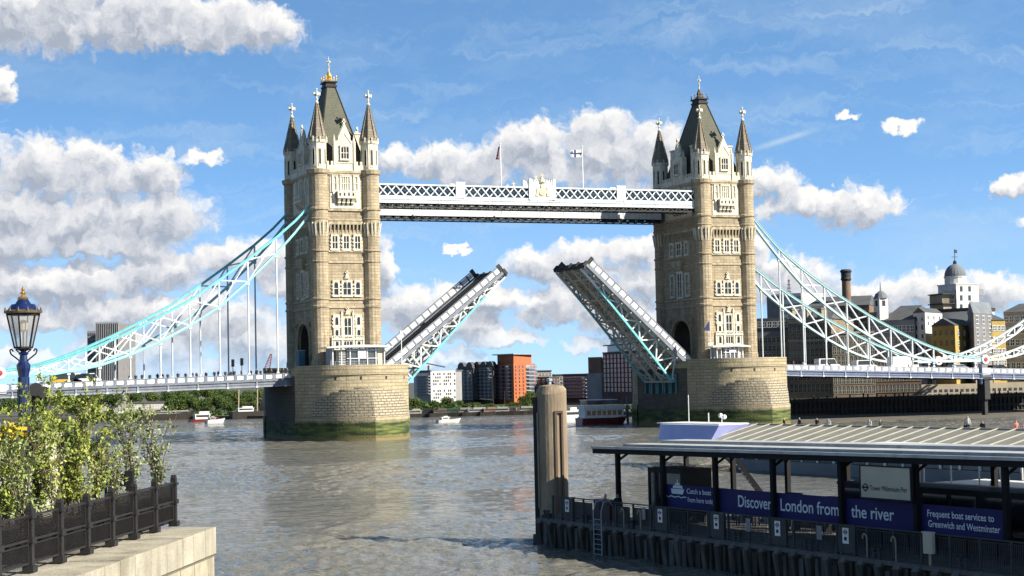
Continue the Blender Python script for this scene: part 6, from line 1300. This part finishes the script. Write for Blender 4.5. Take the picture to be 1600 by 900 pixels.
top = [(lb+1.2, .35)]+[(x+.25, 3.3+(y-3.3)*.9) for x, y in fr]+[(x+.25, 3.3+(y-3.3)*.9) for x, y in bk[1:]]+[(lb, 6.3)]
for k in range(len(out)-1): m.poly([(*out[k+1], zr1), (*out[k], zr1), (*top[k], zr0), (*top[k+1], zr0)][::-1])
m.poly([(*p_, zr0) for p_ in top][::-1], 1); m.poly([(out[0][0],out[0][1],zr1),(out[-1][0],out[-1][1],zr1),(top[-1][0],top[-1][1],zr0),(top[0][0],top[0][1],zr0)])
m.build('bow_housing', ['hull_blue', 'white'], t)
m = MB(); m.box(.8, lb, 1.2, 5.4, zr0, zr0+.12); m.build('housing_cap', 'white', t)
m = MB(); m.hexa([(lb-.6,0,zr1),(L,0,zr1),(L,6.0,zr1),(lb-.6,6.0,zr1),(lb+1.0,5.6,zr0-.05),(L,5.6,zr0-.05),(L,6.0,zr0-.05),(lb+1.0,6.0,zr0-.05)]); m.build('sloping_roof', 'grey_panel', t); m = MB(); x = lb
while x < L: m.beam((x-.5,-.02,zr1+.06),(x+1.5,5.6,zr0+.05),.15,.12); x += 2.35
m.beam((lb,5.6,zr0),(L,5.6,zr0),.16,.12); m.build('roof_rib', 'cream', t)
m = MB(); m.tube((5,3,zr0),(5,3,zr0+3.4),.05,n=5); m.tube((9,3,zr0),(9,3,zr0+1.3),.07,n=5); m.tube((11.6,3,zr0),(11.6,3,zr0+.9),.05,n=5); m.ball((11.4,3,zr0+1.0),.28); m.ball((12.1,3,zr0+.85),.28); m.build('aerial', 'white', t)
FR = Matrix.Translation(a) @ Matrix.Rotation(rz, 4, 'Z')
for i, (u, k, lab) in enumerate([(1222,'black','dark haired person above the ribbed boat roof, nearest the right pier'),(1246,'black','second dark haired head from the left above the ribbed boat roof'),(1273,'photo','person in black beside the white shirted one above the ribbed boat roof'),(1291,'white','fair haired person in white, third head group above the ribbed boat roof'),(1354,'white','person in white in the middle above the ribbed boat roof'),(1372,'black','person just right of the middle one in white above the boat roof'),(1503,'photo','person in black raising an arm above the right part of the ribbed boat roof'),(1507,'white','person in white standing highest above the boat roof on the right'),(1531,'black','dark head low above the right part of the ribbed boat roof'),(1583,'pink','person in pink near the right edge above the ribbed boat roof'),(1596,'pink','person in a pink top at the right edge above the boat roof')]):
    best = None
    for j in range(0, 400):
        x = 14+(L-14)*j/400; w = FR @ Vector((x, 6.9, 0)); r_ = w-CP; uu = 800+FP*r_.dot(CR)/r_.dot(_f)
        if best is None or abs(uu-u) < best[0]: best = (abs(uu-u), w)
    person(k, (best[1].x, best[1].y, zr0-1.0+(.4 if i in (7,) else 0)), random.Random(i).uniform(-2, 2), lab, 'people on the deck of the river boat')
m = MB(); m.box(14, L, 6.1, 8.2, zr0-1.34, zr0-1.24); m.build('upper_deck', 'road', t)
# big mooring pile
p = dist(863, 700, 113.2); t = thing('mooring_pile', 'tall pale brown steel mooring pile standing at the left end of the pontoon', 'mooring pile', (p.x, p.y, -15), (0,0,-YAW))
M['pile'] = mat('pile_coating', (.42,.34,.23), .8, (.24,.185,.12), .9, bump=.35, stain=((.10,.065,.04), .9, .85), stretch=(1,1,.35)); zt0 = dist(863, 603.5, 113.2).z+15; m = MB(); n = 28; R = 1.0
for k in range(n):
    a, b = 2*pi*k/n, 2*pi*(k+1)/n; f = lambda q: zt0-.30+.22*cos(q-1.2); g_ = lambda q: zt0+.05
    m.poly([(R*cos(a),R*sin(a),0),(R*cos(b),R*sin(b),0),(R*cos(b),R*sin(b),f(b)),(R*cos(a),R*sin(a),f(a))]); m.poly([(R*cos(a),R*sin(a),f(a)),(R*cos(b),R*sin(b),f(b)),(R*.8*cos(b),R*.8*sin(b),zt0+.02),(R*.8*cos(a),R*.8*sin(a),zt0+.02)]); m.poly([(R*.8*cos(a),R*.8*sin(a),zt0+.02),(R*.8*cos(b),R*.8*sin(b),zt0+.02),(0,0,zt0+.14)])
m.build('shaft', 'pile', t, merge=True, smooth=False)
m = MB(); m.box(.18, .32, -1.06, -.9, 3.6, zt0-1.6); m.box(.60, .72, -.95, -.6, 3.6, zt0-1.6); m.box(.2, .7, -1.0, -.9, zt0-1.75, zt0-1.6); m.build('guide_rail', 'brick_brown', t)
m = MB(); m.box(-1.22, -.98, -.35, .2, 2.0, zt0-.7); m.build('side_channel', 'steel_dark', t); m = MB(); m.box(-1.0, -.90, -.52, -.36, 3.8, zt0-1.7); m.build('marker_strip', 'stock_pale', t)
m = MB(); m.lathe([(.12,zt0+.1),(.12,zt0+.32),(.2,zt0+.35),(.2,zt0+.5),(0,zt0+.55)], 8, (-.1,0,0)); m.build('top_lamp', 'pale_steel', t)
# ---------------------------------------------------------------- foreground quay
Q1 = Vector((-85.37,-285.75)); QD = Vector((-.446,-.895)).normalized(); QN = Vector((QD.y, -QD.x)); QZ = -5.95      # QN points inland
QN = Vector((-.895,.446)).normalized()
M['quay'] = masonry('quay_stone', (.54,.48,.35), (.42,.375,.275), (.12,.10,.07), 1.15, .55, .022, big=(.36,.32,.22), bump=.8, stain=.65)
M['coping'] = mat('quay_coping', (.52,.475,.37), .85, (.34,.31,.24), 1.1, bump=.5, bscale=14, stain=((.16,.14,.10), 1.8, .7))
def QP(s, k): return Q1+QD*s+QN*k
t = thing('quay_wall', 'pale stone quay wall with a bonded coping, bottom left corner', 'quay wall', (0,0,0)); m = MB()
m.prism([tuple(x) for x in (QP(0,0), QP(-.2,2.9), QP(-2,14), QP(-2,60), QP(60,60), QP(60,0))][::-1], -16, QZ-.62, 0); m.build('wall', 'quay', t)
m = MB(); k = 0.0; R = random.Random(4)
while k < 60:
    w = R.uniform(.85,1.25); m.prism([tuple(x) for x in (QP(k+.012,-.05), QP(k+w-.012,-.05), QP(k+w-.012,.95), QP(k+.012,.95))][::1], QZ-.60, QZ-R.random()*.012); k += w
m.prism([tuple(x) for x in (QP(.3,.96), QP(-.1,2.9), QP(-1.9,14), QP(-1.9,60), QP(60,60), QP(60,.96))][::-1], QZ-.62, QZ-.02); m.build('coping', 'coping', t)
k = 0; m = MB()
# railing
r0 = Vector((-86.13,-284.98)); rd = QD; t = thing('railing', 'brown iron railing with wire mesh panels and rounded posts on the quay wall', 'railing', (r0.x, r0.y, QZ), (0,0,atan2(-rd.y,-rd.x))); Hh = 1.13; sp_ = 1.56
for i in range(13):
    x = -i*sp_; m = MB(); m.box(x-.07, x+.07, -.06, .06, 0, Hh-.02); m.T = Matrix.Translation((x, 0, Hh-.02)) @ Matrix.Rotation(pi/2, 4, 'X'); m.lathe([(0,-.05),(.075,-.05),(.075,.05),(0,.05)], 14); m.T = None; m.box(x-.12, x+.12, -.1, .1, 0, .12); m.box(x-.11, x+.11, -.09, .09, .52, .62); m.box(x-.11, x+.11, -.09, .09, .95, 1.0); m.build('post', 'iron', t)
    if i == 12: break
    a, b = x-.075, x-sp_+.075; m = MB()
    for z_ in (.16, .57, 1.0): m.box(b, a, -.018, .018, z_-.02, z_+.02)
    m.box(b, a, -.015, .015, .48, .5); m.box(a-.05, a-.02, -.02, .02, .16, 1.0); m.box(b+.02, b+.05, -.02, .02, .16, 1.0); m.build('rail', 'iron', t)
    m = MB(); w = a-b; pitch = .062
    for z0, z1 in ((.19,.48),(.60,.97)):
        h = z1-z0; q = -h
        while q < w:
            for sgn in (1, -1):
                xa, xb = q, q+h; za, zb = (z0, z1) if sgn > 0 else (z1, z0); f = zb-za
                if xa < 0: za += f*(-xa)/h; xa = 0
                if xb > w: zb -= f*(xb-w)/h; xb = w
                if xb > xa: m.beam((b+xa, .004*sgn, za), (b+xb, .004*sgn, zb), .008, .010, up=(0,1,0))
            q += pitch
    m.build('mesh_panel', 'iron', t)
# planters and shrubs
leafmat('leaf_olive', (.24,.31,.07), (.15,.21,.045)); leafmat('leaf_yellow', (.44,.48,.10), (.26,.31,.06)); leafmat('leaf_silver', (.40,.45,.24), (.24,.30,.13)); M['blossom'] = mat('yellow_blossom', (.75,.58,.03), .7); M['twig'] = mat('twig', (.17,.125,.08), .9, (.10,.075,.05), 9)
def shrub(p, h, rad, seed, n, lm, label, lo=.15, stems=7, leaf=.075, lean=0, flower=False, lw=.26):
    R = random.Random(seed); t = thing('shrub', label, 'shrub', p, group='shrubs behind the quay railing'); st = MB(); lf_ = MB(); tips = []
    for s in range(stems):
        a = R.uniform(0, 2*pi); sprd = rad*R.uniform(.25,.95); base = Vector((cos(a)*.12, sin(a)*.12, 0)); H_ = h*R.uniform(.72,1.0); pts = [base]
        for k in range(1, 8): f = k/7; pts.append(Vector((cos(a)*sprd*f**1.35+R.gauss(0,.03)+lean*f*f, sin(a)*sprd*f**1.35+R.gauss(0,.03), H_*f)))
        for k in range(7): st.tube(pts[k], pts[k+1], .020*(1-k/8.5), .020*(1-(k+1)/8.5), 5)
        for j in range(13):
            f = R.uniform(lo, .98); i = min(6, int(f*7)); q = pts[i].lerp(pts[i+1], f*7-i); d = Vector((R.gauss(0,1), R.gauss(0,1), R.uniform(.1,1.1))).normalized()*rad*R.uniform(.18,.50)
            e = q+d; st.tube(q, e, .007, .003, 4); tips.append((q, e))
    mats = lm if isinstance(lm, list) else [lm]
    for k in range(n):
        q, e = R.choice(tips); x = q.lerp(e, R.random()**.7)+Vector((R.gauss(0,.035),R.gauss(0,.035),R.gauss(0,.035))); d = ((e-q).normalized()*.6+Vector((R.gauss(0,.6),R.gauss(0,.6),R.gauss(.25,.6)))).normalized(); l = leaf*R.uniform(.6,1.35)
        w = d.cross(Vector((R.gauss(0,1),R.gauss(0,1),R.gauss(0,1)))).normalized()*l*lw; lf_.poly([x, x+d*l*.45+w, x+d*l, x+d*l*.45-w], R.randrange(len(mats)))
    st.build('stem', 'twig', t); lf_.build('foliage', mats, t)
    if flower:
        fl = MB()
        for k in range(70): x = Vector((R.gauss(0,.22),R.gauss(0,.2)-.3,h*.72+R.gauss(0,.10))); d = Vector((R.gauss(0,1),R.gauss(0,1),R.gauss(0,1))).normalized()*.06; w = d.cross(Vector((R.gauss(0,1),R.gauss(0,1),1))).normalized()*.05; fl.poly([x-d,x-w,x+d,x+w])
        fl.build('blossom', 'blossom', t)
    return t
def ground(u, D): q = dist(u, 700, D); return Vector((q.x, q.y, QZ+.55))
SH = [(8,33,2.35,.75,2600,['leaf_yellow','leaf_olive'],'yellow green shrub with yellow flowers at the left edge of the photo',True),(60,34,2.45,.62,3000,['leaf_yellow','leaf_olive'],'yellow green bushy shrub just right of the lamp post',False),(108,35.5,2.55,.55,3000,['leaf_yellow','leaf_olive','leaf_yellow'],'tall yellow green shrub third from the left edge behind the railing',False),
      (150,37,2.2,.55,1700,['leaf_olive','leaf_yellow'],'olive green shrub in the middle of the planting',False),(205,39,2.35,.42,1500,['leaf_olive','leaf_silver'],'slim olive shrub second from the right end of the railing',False),(246,41,2.3,.52,1500,['leaf_silver','leaf_olive'],'airy silvery shrub at the right end of the railing',False),
      (34,31.5,1.9,.5,1300,['leaf_silver','leaf_olive'],'silvery shrub low in front of the lamp post',False),(88,33.5,1.7,.5,1200,['leaf_silver','leaf_yellow'],'low silvery green shrub between the two bushy ones',False),(180,37.5,1.5,.45,1100,['leaf_olive','leaf_silver'],'low olive shrub beside the dark lamp bollard',False),(130,36,1.4,.5,900,['leaf_yellow','leaf_silver'],'low yellow green shrub over the railing, fourth planter',False)]
for i, (u, D, h, r, n, lm, lab, fl) in enumerate(SH): shrub(ground(u, D), h*[1.12,1.17,1.2,1.12,1.12,1.0,1.2,1.1,1,1][i], r*1.25, 20+i, int(n*[1.35,1.3,1.35,.95,.72,.62,.6,.5,.45,.45][i]), lm, lab, flower=fl, leaf=.08, stems=9 if h > 2 else 6)
for i, (u, D) in enumerate(((15,33),(64,34.2),(112,35.6),(160,37.2),(205,38.9),(243,40.6))):
    q = ground(u, D); t = thing('planter', 'black trough planter, '+ORD[i]+' from the left edge of the photo behind the quay railing', 'planter', (q.x, q.y, QZ), (0,0,atan2(-rd.y,-rd.x)), 'trough planters behind the railing'); m = MB(); m.box(-.72,.72,-.26,.26,0,.56); m.box(-.76,.76,-.30,.30,.56,.62); m.build('trough', 'black', t); m = MB(); m.box(-.7,.7,-.24,.24,.6,.625); m.build('soil', 'bark', t)
# hedge and cream kiosk behind
t = thing('hedge', 'dense green hedge behind the shrubs at the left edge', 'hedge', dist(45, 640, 47)-Vector((0,0,0))); q = t.location.copy(); t.location = (q.x, q.y, QZ); m = MB(); m.box(-3.0,1.2,-.4,.4,0,1.4); m.build('branch_core', 'bark', t); m = MB(); R = random.Random(9)
for k in range(6500): x = Vector((R.uniform(-3.2,1.3),R.uniform(-.7,.7),R.uniform(.1,2.25))); d = Vector((R.gauss(0,1),R.gauss(0,1),R.gauss(0,1))).normalized()*.10; w = d.cross(Vector((R.gauss(0,1),R.gauss(0,1),R.gauss(0,1)))).normalized()*.05; m.poly([x-d,x-w,x+d,x+w])
m.build('foliage', 'leaf_mid', t)
q = dist(10, 700, 43); t = thing('kiosk', 'cream panelled kiosk half hidden behind the shrubs at the left edge', 'kiosk', (q.x, q.y, QZ), (0,0,-YAW)); m = MB(); m.box(-2.2,.75,0,2,0,2.0)
m.build('wall', 'cream', t); m = MB(); m.box(-2.3,.85,-.1,2.1,2.0,2.1); 
for k in range(3): m.box(-2.2,.75,-.02,0,.5+k*.5,.52+k*.5)
m.build('trim_board', 'sign_beige', t)
# dark curled lamp housing near the railing
q = dist(165, 742, 38.3); t = thing('spotlight', 'black spotlight on a curled arm clamped behind the railing', 'spotlight', (q.x, q.y, QZ), (0,0,-YAW)); m = MB(); m.tube((0,0,0),(0,0,1.15),.03); m.path([(.55,0,.9),(.5,0,1.15),(.35,0,1.32),(.15,0,1.35),(0,0,1.2)],.025,6); m.build('arm', 'black', t); m = MB(); m.ball((-.08,0,1.45),.13,10); m.box(.1,.42,-.12,.12,1.05,1.3); m.box(.45,.62,-.1,.1,.95,1.38); m.build('lamp_housing', 'black', t)
# lamp post
DL = 38.0; KL = DL/29; q = dist(37, 600, DL); t = thing('lamp_post', 'ornate blue lamp post with a tapered glass lantern and gold finial', 'street lamp', (q.x, q.y, QZ), (0,0,-YAW)); Z = lambda v: (dist(36, v, DL).z-QZ)/KL
m = MB(); zp = Z(566); m.lathe([(.16,0),(.16,.5),(.10,.6),(.085,zp-.25),(.115,zp-.1),(.12,zp-.05),(.085,zp),(.085,zp+.02)], 12)
for k in range(8): a = 2*pi*k/8; m.tube((.088*cos(a),.088*sin(a),.7),(.088*cos(a),.088*sin(a),zp-.25),.012,n=5)
m.lathe([(.075,zp),(.06,Z(555)),(.09,Z(553)),(.05,Z(550)),(.04,Z(545))], 12); m.build('post', 'navy', t)
m = MB(); z0, z1 = Z(543), Z(491); r0_, r1_ = .15, .275
for k in range(6):
    a = 2*pi*k/6+pi/6; m.beam((r0_*cos(a),r0_*sin(a),z0),(r1_*cos(a),r1_*sin(a),z1),.022,.022); a2 = a+pi/3
    for (r_, z_) in ((r0_,z0),(r1_,z1)): m.beam((r_*cos(a),r_*sin(a),z_),(r_*cos(a2),r_*sin(a2),z_),.025,.03)
m.lathe([(0,z0-.02),(.15,z0-.02),(.05,z0-.06)], 6, ph=pi/6)
for s in (-1, 1): m.path([(s*.04,0,Z(566)),(s*.10,0,Z(561)),(s*.21,0,Z(553)),(s*.23,0,Z(547)),(s*.20,0,Z(545)),(s*.17,0,Z(549))], .013, 6); m.path([(s*.03,0,Z(556)),(s*.07,0,Z(551)),(s*.13,0,Z(546))], .012, 6)
m.tube((0,0,z0),(0,0,z0+.3),.018); m.build('lantern_frame', 'black', t)
g = bpy.data.materials.new('lantern_glass'); g.use_nodes = True; nt = g.node_tree; b = nt.nodes['Principled BSDF']; b.inputs['Base Color'].default_value = (.35,.34,.32,1); b.inputs['Roughness'].default_value = .15; b.inputs['Alpha'].default_value = .38; M['lantern_glass'] = g
m = MB(); m.lathe([(r0_*.97,z0+.01),(r1_*.97,z1-.01)], 6, ph=pi/6); m.build('lantern_glass', 'lantern_glass', t)
m = MB(); m.lathe([(.03,z0+.26),(.07,z0+.3),(.08,z0+.4),(.04,z0+.46),(0,z0+.47)], 10); m.build('burner', 'cream', t)
m = MB(); m.lathe([(.27,z1+.015),(.31,z1+.02),(.315,z1+.05),(.27,z1+.075)], 24); 
for k in range(12): a = 2*pi*k/12; m.lathe([(.02,0),(.012,.05),(0,.08)], 5, (.30*cos(a),.30*sin(a),z1+.05))
m.build('cresting', 'bronze', t)
m = MB(); zc = Z(468); m.lathe([(.27,z1+.06),(.235,z1+.11),(.19,z1+.17),(.15,Z(479)),(.13,Z(477)),(.135,Z(475)),(.115,Z(472)),(.085,zc)], 24); m.build('canopy', 'navy', t, smooth=True)
m = MB(); m.lathe([(.085,zc),(.095,zc+.02),(.07,zc+.05),(.03,zc+.06),(.035,Z(460)),(.05,Z(457)),(.02,Z(455)),(.03,Z(452)),(0,Z(446))], 14); m.build('finial', 'brass', t, smooth=True)
for c_ in kids(t): c_.scale = (KL, KL, KL)
q = dist(52, 612, 39); t = thing('floodlight', 'pair of black floodlights and a white box on a short pole behind the lamp post', 'floodlight', (q.x, q.y, QZ), (0,0,-YAW)); z_ = q.z-QZ; m = MB(); m.tube((0,0,0),(0,0,z_),.04); m.beam((-.3,0,z_-.1),(.3,0,z_-.1),.05,.05); m.build('pole', 'black', t)
m = MB(); m.T = Matrix.Translation((.10,-.1,z_+.03)) @ Matrix.Rotation(1.3, 4, 'X'); m.lathe([(0,-.12),(.12,-.12),(.16,.08),(0,.08)], 12); m.T = Matrix.Translation((.28,-.1,z_-.04)) @ Matrix.Rotation(1.2, 4, 'X'); m.lathe([(0,-.12),(.10,-.12),(.14,.08),(0,.08)], 12); m.build('lamp_head', 'steel_dark', t)
m = MB(); m.box(-.33,-.03,-.06,.06,z_-.08,z_+.10); m.build('white_box', 'white', t); m = MB(); m.box(-.34,-.18,-.09,-.065,z_-.12,z_+.06); m.build('black_frame', 'black', t)
